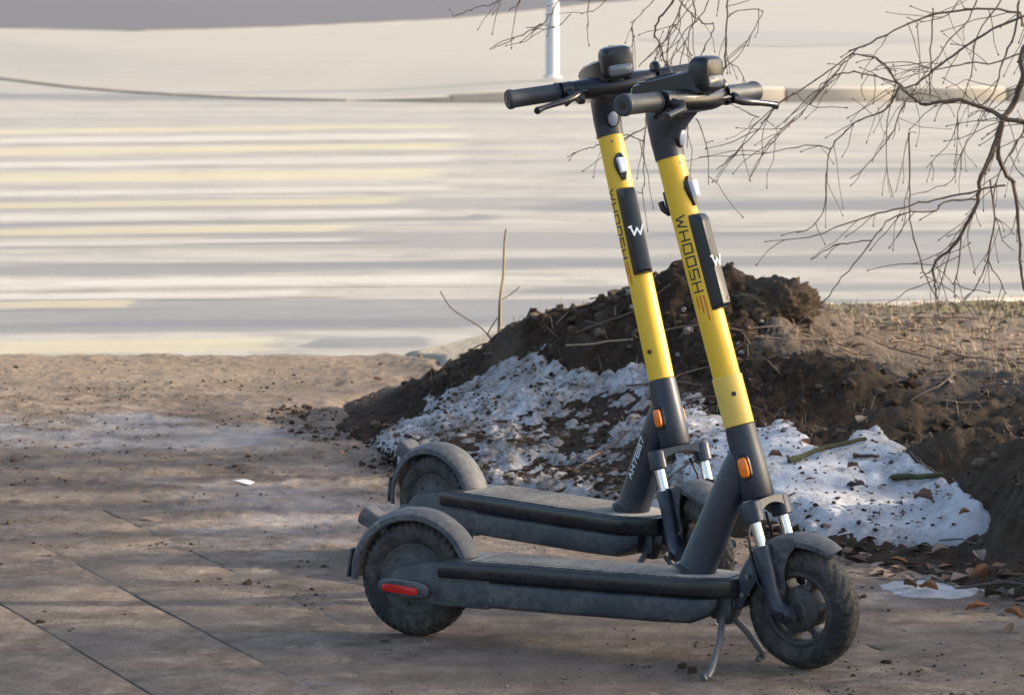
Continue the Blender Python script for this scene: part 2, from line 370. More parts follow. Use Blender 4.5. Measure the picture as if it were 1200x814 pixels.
# darker ground beyond, with a pale kerb line; shade painted on far pavement
tag(sheet('far_dark_ground', [(-60, 54.5)]+[(x, y+.35) for x, y, z in outer[1:9]]+[(40, 300), (-60, 300)], .134, M['far_dark']), 'smooth dark ground beyond the far pavement')
yk = empty('far_ground_kerb', (-8, 60, 0)); tag(yk, 'thin pale kerb between pavement and dark ground', kind='structure')
for a, b in zip(resample([p[:2] for p in outer[1:8]], 1.5), resample([p[:2] for p in outer[1:8]], 1.5)[1:]):
    h = .137; key = 'y'
    if key not in cache: cache[key] = MB().box((0, 0, h/2-.05), (1.485, .2, h+.1), .012, 2).mesh('kerb_stone', M['kerb_low'])
    o = link('kerb_stone', cache[key], yk); mid = (a+b)/2; o.location = (mid[0]+8, mid[1]-60+.2, 0); o.rotation_euler = (0, 0, math.atan2(b[1]-a[1], b[0]-a[0]))
tag(sheet('shade_patch', [at_z(px, py, .13)[:2] for px, py in ((745, 47), (790, 40), (850, 36.5), (930, 36), (1010, 38.5), (1060, 42), (1110, 47), (1060, 50), (1000, 53), (930, 55), (860, 54), (790, 51))], .134, mat_pave('shaded_concrete', (.20, .20, .205), (.26, .25, .24), 1)), 'long grey patch of painted shade on the far pavement')
# zebra crossing: bars run along the road, alternate white and yellow, worn
zebra = empty('zebra_crossing', (-3, 20, 0)); tag(zebra, 'worn zebra crossing of yellow and white bars', kind='structure')
bar_n = [0]
def bar(px_r, y_top, y_bot, mat, name, px_l=-260, tilt=.013, par=None):
    a = at_z(px_r, y_top); b_ = at_z(px_r-10, y_bot); c = at_z(px_l, y_bot+tilt*(px_r-px_l)); d = at_z(px_l, y_top+tilt*(px_r-px_l))
    U, V = np.meshgrid(np.linspace(0, 1, 60), np.linspace(1, 0, 9)); P_ = lambda k: (d[k]*(1-U)+a[k]*U)*(1-V)+(c[k]*(1-U)+b_[k]*U)*V
    X_, Y_ = P_(0), P_(1); Y_ = Y_+.06*fbm(X_, Y_, 1.5, 3, 500+bar_n[0])*np.where((V == 0) | (V == 1), 1, .5); X_ = X_+(.03 if par else .12)*fbm(X_*.3, Y_, 4, 3, 600+bar_n[0])
    e = np.minimum(sstep(0, .35, np.minimum(V, 1-V)), sstep(1, .86, U)); bar_n[0] += 1
    ox, oy = (0, 0) if par else (3, -20)
    if par: e = e*sstep(0, .2, U)*sstep(0, .5, np.minimum(V, 1-V))
    link(name, grid_mesh(name, X_+ox, Y_+oy, (-.0119+.00002*(bar_n[0]-14) if par else -.0117+.00008*bar_n[0])+(.0003 if par else .0012)*np.minimum(sstep(0, .2, np.minimum(V, 1-V)), sstep(1, .97, U)*sstep(0, .03, U)), M[mat], attrs={'edge': e}), par or zebra)
for px, t0, b0 in ((600, 141, 149), (598, 163, 175), (580, 192, 208), (528, 226, 238), (472, 258, 270), (300, 272, 284), (182, 346, 358), (372, 386, 412)):
    bar(px, t0, b0, 'yellow_line', 'yellow_bar')
for px, t0, b0 in ((620, 151, 161), (610, 178, 189), (600, 212, 222), (560, 240, 252), (480, 273, 281), (640, 314, 331), (420, 335, 345)):
    bar(px, t0, b0, 'white_line', 'white_bar')

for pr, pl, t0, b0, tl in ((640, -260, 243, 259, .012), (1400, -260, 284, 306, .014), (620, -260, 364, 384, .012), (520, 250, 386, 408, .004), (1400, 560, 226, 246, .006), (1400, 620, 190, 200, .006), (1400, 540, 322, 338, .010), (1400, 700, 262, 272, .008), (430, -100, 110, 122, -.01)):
    bar(pr, t0, b0, 'streak', 'grey_streak', pl, tl, road)  # grey streaks along the road, fading out at their edges and ends
# ---- near terrain: pavement dirt, soil heap, snow, lawn
GX, GY = np.meshgrid(np.arange(-3.2, 3.3, .011), np.arange(5.0, 15.05, .011))
ctl = []
def cz(px, py, z): p = at_z(px, py, z); ctl.append((p[0], p[1], z))
def cy(px, py, y): p = at_y(px, py, y); ctl.append(tuple(p))
for px, py in ((385, 500), (430, 524), (480, 562), (530, 579), (590, 588), (640, 592), (700, 600), (760, 610), (850, 628), (920, 640), (1000, 658), (1100, 676), (1200, 708), (1330, 740)): cz(px, py, 0.)
for px, py in ((330, 470), (400, 445), (440, 432), (300, 520), (400, 580), (560, 640), (700, 660), (900, 700), (1150, 780), (200, 450), (100, 500), (100, 420), (300, 415), (440, 416)): cz(px, py, 0.)
# front face at mid height, then crest
for px, py, y in ((470, 500, 10.9), (520, 490, 10.55), (560, 520, 10.0), (600, 470, 10.55), (650, 500, 10.2), (640, 540, 9.9), (700, 450, 10.5), (720, 520, 9.95), (760, 440, 10.4), (770, 500, 9.9), (820, 440, 10.3), (840, 510, 9.8), (800, 560, 9.4), (870, 560, 9.25), (880, 480, 10.0), (900, 420, 10.3)): cy(px, py, y)
for px, py, y in ((470, 465, 11.35), (500, 445, 11.3), (540, 425, 11.25), (580, 402, 11.2), (610, 388, 11.1), (645, 379, 11.0), (690, 376, 10.95), (735, 356, 10.9), (790, 318, 10.8), (835, 323, 10.8), (870, 326, 10.8), (905, 336, 10.8), (940, 358, 10.8), (964, 392, 10.7)): cy(px, py, y)
# behind the crest, left: pale bank; right: lawn
for x, y, z in ((-.7, 12.3, .0), (-.36, 12.1, .0), (-.15, 12.4, .06), (0, 12.7, .105), (.2, 12.85, .125), (.1, 12.2, .10), (.45, 12.5, .16), (.8, 12.3, .19), (-.8, 12.9, 0), (-.4, 13.0, .0), (0, 13.2, .04), (.4, 13.4, .08), (.7, 13.6, .12), (0, 14, 0), (-.6, 14, 0)): ctl.append((x, y, z))
for x, y, z in ((1.0, 14.6, .13), (1.6, 14.9, .13), (2.6, 15.1, .13), (1.2, 13.4, .14), (2.2, 13.4, .14), (1.1, 12.2, .17), (1.8, 12.2, .16), (2.8, 12.2, .15), (1.3, 11.2, .2), (2.0, 11.2, .18)): ctl.append((x, y, z))
# bank edge (top) and foot, snow in front
for px, py, z in ((960, 425, .27), (1000, 440, .26), (1060, 466, .25), (1120, 492, .24), (1160, 516, .23), (1200, 545, .22), (1300, 590, .2), (1050, 440, .24), (1150, 470, .22), (1250, 520, .2)): cz(px, py, z)
for px, py, z in ((945, 508, .125), (1005, 503, .115), (1050, 520, .10), (1100, 550, .085), (1145, 580, .07), (1185, 620, .06), (1290, 660, .05)): cz(px, py, z)
for px, py, z in ((900, 560, .10), (960, 570, .085), (1040, 580, .06), (1100, 610, .035), (950, 610, .045), (1050, 630, .02), (1150, 650, .012)): cz(px, py, z)
ctl = np.array(ctl)
def tps(d): return np.where(d > 1e-9, d*d*np.log(d+1e-12), 0)
A = ctl[:, :2]; D = np.hypot(A[:, None, 0]-A[None, :, 0], A[:, None, 1]-A[None, :, 1]); nC = len(A)
K = np.zeros((nC+3, nC+3)); K[:nC, :nC] = tps(D)+np.eye(nC)*.003; K[:nC, nC] = 1; K[:nC, nC+1:] = A; K[nC, :nC] = 1; K[nC+1:, :nC] = A.T
W_ = np.linalg.solve(K, np.concatenate([ctl[:, 2], np.zeros(3)]))
gx, gy = np.meshgrid(np.arange(-3.3, 3.5, .06), np.arange(4.9, 15.2, .06))
gz = W_[nC]+W_[nC+1]*gx+W_[nC+2]*gy
for i in range(nC): gz += W_[i]*tps(np.hypot(gx-A[i, 0], gy-A[i, 1]))
def bil(x, y):
    fx = np.clip((x+3.3)/.06, 0, gz.shape[1]-1.001); fy = np.clip((y-4.9)/.06, 0, gz.shape[0]-1.001)
    i = fx.astype(int); j = fy.astype(int); u = fx-i; v = fy-j; u = u*u*(3-2*u)*.0+u; 
    return (gz[j, i]*(1-u)+gz[j, i+1]*u)*(1-v)+(gz[j+1, i]*(1-u)+gz[j+1, i+1]*u)*v
H0 = bil(GX, GY)
# where the heap/lawn is: everything behind the base line
PX, PY = project(GX, GY, np.maximum(H0, 0))
base_line = [(at_z(px, py)[0], at_z(px, py)[1]) for px, py in ((300, 478), (385, 502), (430, 525), (480, 563), (530, 580), (590, 589), (640, 593), (700, 601), (760, 611), (850, 629), (920, 641), (1000, 659), (1100, 677), (1200, 709), (1330, 741), (1500, 790))]
bx = [p[0] for p in base_line]; by = [p[1] for p in base_line]
wob = .05*fbm(GX, GY, 4, 3, 5)
behind = GY-np.interp(GX, bx, by)+wob
left_lim = sstep(-.62, -.28, GX+.15*fbm(GX, GY, 3, 3, 9)-.25*sstep(11.4, 12, GY))
back_z = sstep(13.2, 12.4, GY)
on_heap = sstep(0., .25, behind)*np.where(GX > .75, 1, left_lim)
H = np.maximum(H0, 0)*sstep(-.03, .12, behind)
H *= np.where(GX < .6, np.where(GY > 12.9, sstep(13.8, 12.9, GY), 1), 1)
lawn_cut = np.where(GY > 14.68+.0*GX, 0, 1)
S_right = [(790, 470), (830, 488), (885, 503), (915, 498), (940, 508), (952, 522), (975, 526), (1005, 508), (1030, 503), (1050, 520), (1090, 546), (1128, 574), (1162, 602), (1140, 632), (1112, 645), (1060, 643), (1000, 632), (960, 618), (930, 605), (880, 600), (830, 585), (790, 560)]
S_left = [(432, 522), (455, 495), (490, 478), (520, 455), (560, 432), (600, 415), (640, 412), (662, 430), (700, 436), (740, 428), (775, 425), (830, 470), (850, 600), (780, 606), (700, 592), (640, 585), (560, 578), (500, 560)]
dR = polydist(PX, PY, S_right)+9*fbm(GX, GY, 6, 4, 21)+9*fbm(GX, GY, 22, 3, 23); dL = polydist(PX, PY, S_left)+12*fbm(GX, GY, 7, 4, 31)+14*fbm(GX, GY, 20, 4, 33)
smooth_bank = sstep(11.5, 11.8, GY+.1*fbm(GX, GY, 5, 3, 45))*(GX < .9)*sstep(-.5, -.3, GX+.12*fbm(GX, GY, 5, 3, 46))
rough = (.055*fbm(GX, GY, 5, 5, 40, .62)+.06*np.abs(fbm(GX, GY, 15, 4, 47, .62))-.012)*(1-.9*smooth_bank)
snowm = np.maximum(sstep(0, 10, dR), sstep(0, 10, dL))
lawnm = sstep(.75, 1.15, GX)*sstep(10.3, 10.8, GY)
soil_amt = on_heap*(1-.75*snowm)*(1-.8*lawnm)*(1-.35*sstep(.7, 1.0, GX))*np.where(GY > 12.2, .4, 1)
Zs = H+rough*soil_amt
mud = sstep(8.0, 9.2, GY+.35*fbm(GX, GY, 1.8, 3, 62)+.5*sstep(-.3, .8, GX))
flat = .004*fbm(GX, GY, 3.5, 4, 60)+(.003+.012*mud)*np.maximum(0, fbm(GX, GY, 13, 5, 64, .65))**1.3+(.001+.006*mud)*np.abs(fbm(GX, GY, 32, 3, 66, .6))+.012*mud*np.abs(fbm(GX*.7, GY, 4, 4, 67, .6))
tile_zone = sstep(10.3, 9.6, GY+.3*fbm(GX, GY, 2, 3, 71))*sstep(.25, -.25, GX-.5*(7.4-GY)+.2*fbm(GX, GY, 2, 3, 70))
cover = fbm(GX, GY, 2.2, 5, 75, .6)                         # drifts of dirt over the slabs
flat = flat+tile_zone*(-.0045+.0065*sstep(-.35, .45, cover+.9*(GX+.25)))
Zs = Zs+np.where(on_heap > .02, 0, 1)*flat+.009*sstep(9.7, 10.6, GY)*sstep(12.9, 12.2, GY)*np.maximum(0, fbm(GX, GY, 6, 4, 80, .6))*(1-on_heap)
Zs -= .03*sstep(12.75, 13.0, GY)*(GX < .95)*(1-sstep(.02, .1, H))
Zs -= .022*np.maximum(sstep(-3.0, -3.18, GX), sstep(5.2, 5.03, GY))
def hz(x, y):
    i = int(round((x+3.2)/.011)); j = int(round((y-5.0)/.011))
    if 0 <= i < Zs.shape[1] and 0 <= j < Zs.shape[0]: return float(Zs[j, i])
    return 0.
def on_terrain(px, py):       # where the line of sight through a photo pixel meets the modelled terrain
    o, d = ray(px, py); t = 6.3/d[1]
    while t < 15/d[1]:
        p = o+d*t
        if p[2] <= hz(p[0], p[1]): return p
        t += .01/d[1]
    return at_z(px, py)
lawnf = np.minimum((GX-.72-.12*fbm(GX, GY, 3, 3, 90))*2, GY-10.38-.2*fbm(GX, GY, 3, 3, 91)+.55*np.clip(GX-.8, 0, 2))     # > 0 on the lawn
lawn_in = sstep(-.03, .12, lawnf)
pale = sstep(.0, .4, fbm(GX, GY, 2.6, 5, 100, .6)*.6+.45-((GX+1.2)/1.15)**2-((GY-10.75)/.62)**2)*.95
pale = np.maximum(pale, .6*sstep(.15, .6, fbm(GX*.8, GY, 2.1, 5, 103, .65)))
dark = np.clip(sstep(.1, .5, fbm(GX, GY, 5, 5, 110, .65)+.35*sstep(.5, .1, np.abs(behind+.15))*sstep(-1.2, .2, GX)-.05), 0, 1)*.8*sstep(8.3, 9.6, GY)
dark = np.maximum(dark, .85*sstep(.02, .5, fbm(GX*.7, GY, 3.2, 6, 117, .75))); dark = np.maximum(dark, .85*sstep(.38, .6, fbm(GX, GY, 15, 5, 118, .7)))
dusty_b = sstep(11.4, 12.3, GY+.3*fbm(GX, GY, 3, 3, 115))*(GX < 1)
heap_in = sstep(.03, .22, on_heap+.10*fbm(GX, GY, 8, 4, 88, .6))
gm = grid_mesh('dirt_pavement', GX, GY, Zs-.05*heap_in, M['dirt'], keep=(GY < 13.0) & (on_heap < .6), attrs={'pale': pale, 'dark': dark, 'dusty': dusty_b})
tag(link('dirt_pavement', gm), 'brown trodden dirt over pavement slabs in the foreground', kind='structure')
dry_h = sstep(.15, .6, fbm(GX, GY, 4, 4, 120))*.35
dry_h = np.clip(dry_h+sstep(.75, 1., GX)*.15, 0, 1)
ZH = Zs-.03*(1-heap_in)-.05*lawn_in+.006*np.abs(fbm(GX, GY, 30, 3, 89, .6))*heap_in
soil_heap = link('soil_heap', grid_mesh('soil_heap', GX, GY, ZH, M['soil'], keep=(on_heap > .005) & (lawnf < .3) & (GY < 13.0), attrs={'dry': dry_h, 'pale': smooth_bank*.9}))
tag(soil_heap, 'heap of dark dug-up soil behind the scooters', 'soil heap')
M['lawn'] = mat_dirt(); M['lawn'].name = 'lawn_soil'
lawn_dark = np.clip(.48+.7*sstep(-.1, .5, fbm(GX, GY, 5, 4, 130))+.75*sstep(1.1, .1, lawnf), 0, .95)
lawn = link('lawn', grid_mesh('lawn', GX, GY, Zs-.03*(1-lawn_in)+.02*fbm(GX, GY, 9, 4, 131), M['lawn'], keep=(lawnf > -.15) & (GY < 13.08+.3*(GX-1.1)), attrs={'pale': GX*0, 'dark': lawn_dark, 'dusty': sstep(0, .5, fbm(GX, GY, 6, 4, 133))*.45}))
tag(lawn, 'scruffy lawn of dead grass beside the road', kind='structure')
# snow: real thickness, edges thin out below the soil; grime and soil poke through on the left
thick = .032*sstep(0, 14, dR)-.03*sstep(0, -8, dR)
speck = fbm(GX, GY, 24, 5, 140, .7); speck2 = fbm(GX, GY, 6, 4, 143, .6)
low = sstep(-.42, -.08, GX+.1*fbm(GX, GY, 4, 3, 144))*sstep(10.55, 10.05, GY+.15*fbm(GX, GY, 4, 3, 145))          # the lower slope in the middle is the dirtiest
ZR = H+.014*fbm(GX, GY, 6, 4, 150)+thick+.010*fbm(GX, GY, 25, 4, 151)
def snow_sheet(nm, Z, keep, grime, grey, label):
    tag(link(nm, grid_mesh(nm, GX, GY, Z, M['snow'], keep=keep, attrs={'grime': grime, 'grey': grey})), label, 'snow patch')
snow_sheet('snow_patch', ZR, (dR > -8) & (on_heap > .02) & (GX > .30), np.clip(.40+.5*fbm(GX, GY, 9, 4, 158), .1, 1), np.clip(.18+.5*sstep(9, 0, dR)+.4*fbm(GX, GY, 5, 4, 155), 0, .8), 'white melting snow patch right of the front scooter, scattered with sticks and leaves')
thickL = .018*sstep(0, 12, dL)-.03*sstep(2, -8, dL)+.036*np.clip(speck*1.1+speck2*1.0-.16-.36*low+.20*sstep(10.3, 10.6, GY)*sstep(-.2, .1, GX), -.6, .30)
ZL = H+rough*soil_amt*.8+thickL
snow_sheet('snow_patch', ZL, (dL > -8) & (on_heap > .02) & (GX <= .80), np.clip(.85+.5*low+.5*speck2, 0, 1), np.clip(.60+.4*low+.6*fbm(GX, GY, 5, 4, 156), 0, .95), 'dirty speckled snow on the slope behind the rear scooter')
# lawn kerb by the road, in stones
lk = empty('lawn_kerb', (1.0, 13.1, 0)); tag(lk, 'low concrete kerb between lawn and road', kind='structure')
ks = MB().box((0, 0, .02), (.99, .12, .25), .012, 2).mesh('kerb_stone', M['kerb'])
for k in range(14):
    o = link('kerb_stone', ks, lk); o.location = ((k-.3)*.957, .03+(k-.3)*.2915, random.uniform(-.004, .004)); o.rotation_euler = (0, 0, .2956)
tag(sheet('lawn_ground', [(3.2, 8.3), (60, 8.3), (60, 30.6), (3.2, 13.7)], .125, M['lawn']), 'lawn soil continuing to the right')
# pavement slabs under the dirt
pave = empty('pavement', (0, 8, 0)); tag(pave, 'grid of dusty concrete paving slabs under the dirt', kind='structure')
du = np.array([.403, -.915]); dn = np.array([.915, .403]); SW, SL = .305, .61
slab_me = [MB().box((0, 0, -.0252), (SL-.003, SW-.007, .05), (.0028), 2).mesh('paving_slab', M['slab']) for _ in range(1)][0]
ang = math.atan2(du[1], du[0])
for i in range(-13, 9):
    for j in range(-18, 12):
        n_c = 2.187+SW*(i+.5); u_c = -7.25+SL*(j+.5*(i % 2)+.25)+6
        c = dn*n_c+du*u_c
        if -2.8 < c[0] < 1.25 and 5.4 < c[1] < 10.3 and c[1] < np.interp(c[0], bx, by)-.35:
            o = link('paving_slab', slab_me, pave); o.location = (c[0], c[1]-8, random.uniform(-.0008, .0006)); o.rotation_euler = (random.uniform(-.003, .003), random.uniform(-.001, .001), ang)

# ================================================================== THE SCOOTERS
RAKE = R(16.8); AX = Vector((-math.sin(RAKE), 0, math.cos(RAKE))); FW = Vector((math.cos(RAKE), 0, math.sin(RAKE))); LT = Vector((0, 1, 0))
WR = .126; REAR = Vector((0, 0, WR)); FRONT = Vector((.8655, 0, WR)); A0 = FRONT-FW*.04
def on_axis(s, f=0., l=0.): return A0+AX*s+FW*f+LT*l
def tyre(c, groove, n=240, m=32):
    """torus whose tread is cut by slanting grooves"""
    b = MB(); Rm, rr = (.095, .031) if groove > 30 else (.096, .0295); rings = []
    for k in range(n):
        t = 2*PI*k/n; ring = []
        for j in range(m):
            p = 2*PI*j/m; r = rr
            flat = math.cos(p); prof = 1-.06*max(0, flat)**4
            if flat > (.45 if groove > 30 else .25):
                g = (t/(2*PI)*groove+.9*abs(math.sin(p))**1.5*(1 if groove > 30 else 1.6)) % 1.0
                if g < .30 and .08 < abs(p if p < PI else p-2*PI) < 1.65: r -= .0034
                if abs(p if p < PI else p-2*PI) < .07: r -= .0025
            r *= prof
            ring.append((c[0]+(Rm+r*math.cos(p))*math.cos(t), c[1]+r*math.sin(p)*1.02, c[2]+(Rm+r*math.cos(p))*math.sin(t)))
        rings.append(ring)
    o = len(b.v)
    for r in rings: b.v += r
    for k in range(n):
        for j in range(m):
            b.f.append((k*m+j, ((k+1) % n)*m+j, ((k+1) % n)*m+(j+1) % m, k*m+(j+1) % m))
    return b
def arc_guard(c, r, half, a0, a1, n=40, lip=.013, th=.003, flare=None):
    """mudguard: shallow U section swept over the wheel"""
    prof = []
    cs = [(-1, -lip), (-.97, -lip*.35), (-.8, .0), (-.45, .006), (0, .008), (.45, .006), (.8, .0), (.97, -lip*.35), (1, -lip)]
    b = MB(); rings = []
    for k in range(n+1):
        u = k/n; t = a0+(a1-a0)*u; w = half*(flare(u) if flare else 1); ring = []
        for a, d in cs: ring.append((c[0]+(r+d)*math.cos(t), c[1]+a*w, c[2]+(r+d)*math.sin(t)))
        for a, d in reversed(cs): ring.append((c[0]+(r+d-th)*math.cos(t), c[1]+a*(w-th), c[2]+(r+d-th)*math.sin(t)))
        rings.append(ring)
    return b.loft(rings)
GL = {   # letters as strokes on a 1 x 1 cell (x = reading direction, y = up)
 'W': [[(0, 1), (.22, 0), (.5, .72), (.78, 0), (1, 1)]], 'H': [[(0, 0), (0, 1)], [(1, 0), (1, 1)], [(0, .5), (1, .5)]],
 'O': [[(0, 0), (0, 1), (1, 1), (1, 0), (0, 0)]], 'S': [[(1, 1), (0, 1), (0, .5), (1, .5), (1, 0), (0, 0)]],
 'A': [[(0, 0), (.5, 1), (1, 0)], [(.2, .35), (.8, .35)]], '7': [[(0, 1), (1, 1), (.35, 0)]],
 '6': [[(1, 1), (0, 1), (0, 0), (1, 0), (1, .5), (0, .5)]], '8': [[(0, 0), (0, 1), (1, 1), (1, 0), (0, 0)], [(0, .5), (1, .5)]]}
def strokes(b, polys, fn, wd, sub=3):
    """flat ribbons along strokes, laid on a surface by fn(u, v)"""
    for pl in polys:
        for (x0, y0), (x1, y1) in zip(pl, pl[1:]):
            L = math.hypot(x1-x0, y1-y0); tx, ty = (x1-x0)/L, (y1-y0)/L; x0 -= tx*wd/2; y0 -= ty*wd/2; x1 += tx*wd/2; y1 += ty*wd/2
            nx, ny = -ty*wd/2, tx*wd/2; o = len(b.v)
            for k in range(sub+1):
                u = k/sub; x, y = x0+(x1-x0)*u, y0+(y1-y0)*u
                b.v += [tuple(fn(x+nx, y+ny)), tuple(fn(x-nx, y-ny))]
            for k in range(sub): b.f.append((o+2*k, o+2*k+1, o+2*k+3, o+2*k+2))
def word(b, text, fn, cw, ch, gap, wd):
    x = 0
    for chh in text:
        w_ = cw*(1.25 if chh == 'W' else 1)
        strokes(b, [[(x+px*w_, py*ch) for px, py in pl] for pl in GL[chh]], fn, wd); x += w_+gap
    return x
TUBE_R = .0283
def stem_fn(r, s0, ang0):
    """reading direction runs down the stem from s0; 'up' goes round towards the front; ang 0 = front, -90 deg = right side"""
    def f(u, v):
        a = ang0+v/r; return on_axis(s0-u)+FW*math.cos(a)*r+LT*math.sin(a)*r
    return f
SC_MESH = {}
def scooter_meshes():
    G = SC_MESH
    def put(k, b, mat, **kw): G[k] = b.mesh(k.split('#')[0], M[mat], **kw)
    # ---- body: deck
    xs = [.085, .10, .14, .3, .5, .6, .65, .69, .715, .728, .732]
    def hw(x): return .085 if x < .6 else .085*max(.12, (1-((x-.6)/.137)**2.6))**.5
    def rail_ring(x, w_, z0, z1):
        zc, hz_ = (z0+z1)/2, (z1-z0)/2; return ell((x, 0, zc), (0, 1, 0), (0, 0, 1), w_, hz_, 36, 7)
    b = MB(); b.loft([rail_ring(x, hw(x)*(.97 if x < .09 else 1), .1385+.0*x, .1785 if x > .09 else .176) for x in xs]); put('deck', b, 'rail')
    b = MB(); b.loft([rail_ring(x, w_, z0, .1392) for x, w_, z0 in ((.09, .0764, .085), (.12, .0768, .082), (.3, .0768, .081), (.55, .0768, .081), (.64, .074, .083), (.675, .066, .098), (.692, .05, .118))]); put('battery_case', b, 'deck')
    b = MB(); pts = []
    for x in np.linspace(.155, .715, 30): pts.append((x, hw(x)-.011))
    b.loft([[(x, -y, .1765), (x, -y, .1805), (x, y, .1805), (x, y, .1765)] for x, y in pts])
    put('grip_mat', b, 'grip_mat')
    b = MB()
    for k in range(17):
        y = -.064+k*.008; b.box((.385, y, .1812), (.44, .0034, .0018))
    put('grip_rib', b, 'grip_mat', smooth=False)
    # rear arms reach back to the axle on both sides of the wheel
    b = MB()
    for s in (-1, 1):
        poly = [(.20, .172), (.06, .170), (-.005, .158), (-.034, .135), (-.030, .104), (.02, .082), (.20, .080)]
        b.prism([(x, z) for x, z in poly], s*.052 if s > 0 else -.0755, .0755 if s > 0 else -.052, .006)
    put('rear_arm', b, 'deck')
    b = MB(); b.tube([(-.005, -.088, WR-.004), (-.005, .088, WR-.004)], .0085, 6); put('axle_nut', b, 'steel', smooth=False)
    # side reflectors in a rounded housing
    for s, nm in ((-1, 'side_reflector#r'), (1, 'side_reflector#l')):
        b = MB(); y = s*.083
        b.loft([ell((.008, y-.006*0+d, .113), (1, 0, -.06), (0, 0, 1), .058*k, .0175*k, 24, 3.2) for d, k in ((-.004*s*-1*-1, 1), (.004*s, 1), (.007*s, .86))]); put(nm, b, 'fender')
        b = MB(); b.loft([ell((.002, y+d, .111), (1, 0, -.06), (0, 0, 1), .041*k, .0085*k, 24, 5) for d, k in ((.005*s, 1), (.0082*s, 1), (.0092*s, .9))]); put('lens'+nm[14:], b, 'red')
    # rear mudguard with tail lamp and flap
    put('rear_mudguard', arc_guard(REAR, .1415, .0415, R(184), R(14), 44, .016, .003, lambda u: .86+.14*math.sin(PI*min(1, u*1.3))+.10*max(0, u-.6)), 'fender')
    b = MB(); d = Vector((-.80, 0, .42)).normalized(); q = Vector((.42, 0, .80)).normalized(); c0 = Vector((-.074, 0, .228))
    b.loft([ell(c0+d*t, q, LT, h, w_, 28, 6) for t, h, w_ in ((-.01, .016, .022), (.03, .0185, .025), (.049, .0205, .026), (.056, .018, .024))]); put('tail_lamp', b, 'fender')
    b = MB(); b.loft([ell(c0+d*t, q, LT, h, w_, 28, 6) for t, h, w_ in ((.053, .014, .020), (.059, .014, .020), (.061, .012, .018))]); put('lens#t', b, 'red')
    b = MB(); b.box((-.1465, 0, .150), (.006, .062, .062), .0025, 2, Matrix.Rotation(R(6), 3, 'Y')); put('mud_flap', b, 'fender')
    # rear wheel
    put('tyre#rear', tyre(REAR, 44), 'tyre')
    b = MB(); b.lathe_y([(.0, -.029), (.020, -.030), (.026, -.0265), (.040, -.0265), (.046, -.023), (.066, -.021), (.072, -.024), (.078, -.022), (.079, 0), (.078, .022), (.072, .024), (.066, .021), (.046, .023), (.040, .0265), (.026, .0265), (.020, .030), (.0, .029)], 56, REAR, closed=False)
    for k in range(6):
        t = 2*PI*k/6+.3
        for s in (-1, 1): b.tube([(REAR.x+.055*math.cos(t), s*.0215, REAR.z+.055*math.sin(t)), (REAR.x+.055*math.cos(t), s*.0255, REAR.z+.055*math.sin(t))], .0042, 6)
    put('rear_wheel', b, 'hub')
    # neck of the frame: head tube and down tube
    b = MB(); b.loft([ell(on_axis(s), FW, LT, r, r, 32) for s, r in ((.236, .0325), (.240, .0345), (.30, .0335), (.375, .0312), (.3865, .0308), (.388, .029))]); put('head_tube', b, 'slate')
    dd = Vector((.375, 0, .927)).normalized(); pp = Vector((dd.z, 0, -dd.x)); base = Vector((.622, 0, .168))
    b = MB(); b.loft([ell(base+dd*t, pp, LT, rx, ry, 32, 2.5) for t, rx, ry in ((0, .040, .0325), (.02, .038, .031), (.12, .036, .030), (.20, .0345, .029), (.25, .033, .0285), (.285, .029, .027), (.31, .020, .022))]); put('down_tube', b, 'slate')
    b = MB(); b.loft([ell(base+dd*t, pp, LT, rx, ry, 32, 2.5) for t, rx, ry in ((.0095, .047, .040), (.014, .047, .040), (.019, .042, .035))]); put('tube_collar', b, 'rail')
    for s, nm in ((-1, 'r'), (1, 'l')):
        n_ = (LT*s*.96-FW*.0+FW*-.28*0).normalized(); c0 = on_axis(.303)+n_*.030
        b = MB(); b.loft([ell(c0+n_*d, AX, FW, a, w_, 20, 3.4) for d, a, w_ in ((0, .027, .0145), (.005, .026, .0135), (.006, .025, .0125))]); put('orange_reflector#'+nm, b, 'black')
        b = MB(); b.loft([ell(c0+n_*d, AX, FW, a, w_, 20, 3.6) for d, a, w_ in ((.004, .0205, .0105), (.0115, .0195, .0095), (.0130, .017, .007))]); put('lens#o'+nm, b, 'orange')
    # kick stand: bracket and two splayed legs
    b = MB(); b.box((.694, 0, .117), (.046, .062, .05), .006); b.box((.698, 0, .096), (.032, .05, .030), .006); b.box((.715, 0, .128), (.05, .046, .022), .005); put('stand_bracket', b, 'deck')
    for s, nm in ((-1, 'r'), (1, 'l')):
        top = Vector((.694, s*.02, .100)); ft = Vector((.733, -.180, .000)) if s < 0 else Vector((.764, .032, .010))
        mid = top.lerp(ft, .45)+Vector((.006, 0, .004)); b = MB(); b.tube([top, mid, ft+Vector((0, 0, .012)), ft+Vector((-.004, s*.012, 0))], [.0075, .007, .0065, .007], 10)
        b.tube([ft+Vector((-.004, s*.004, .002)), ft+Vector((-.012, s*.016, -.002))], [.009, .0095], 10); put('stand_leg#'+nm, b, 'steel')
    # ---- steering: stem
    b = MB(); b.loft([ell(on_axis(s), FW, LT, TUBE_R, TUBE_R, 40) for s in (.40, .70, .9485)]); put('stem', b, 'yellow')
    for nm, r in (('sleeve', .0312), ('flush', .0287)):
        b = MB(); b.loft([ell(on_axis(s), FW, LT, rr, rr, 40) for s, rr in ((.3885, r-.0008), (.3895, r), (.489, r), (.4905, r-.0012), (.4906, TUBE_R-.001))]); put('stem_sleeve#'+nm, b, 'sleeve' if nm == 'sleeve' else 'yellow')
    b = MB(); a = R(-48); n_ = FW*math.cos(a)+LT*math.sin(a)
    b.tube([on_axis(.452)+n_*.024, on_axis(.452)+n_*.0325], .0048, 12); put('stem_bolt', b, 'black')
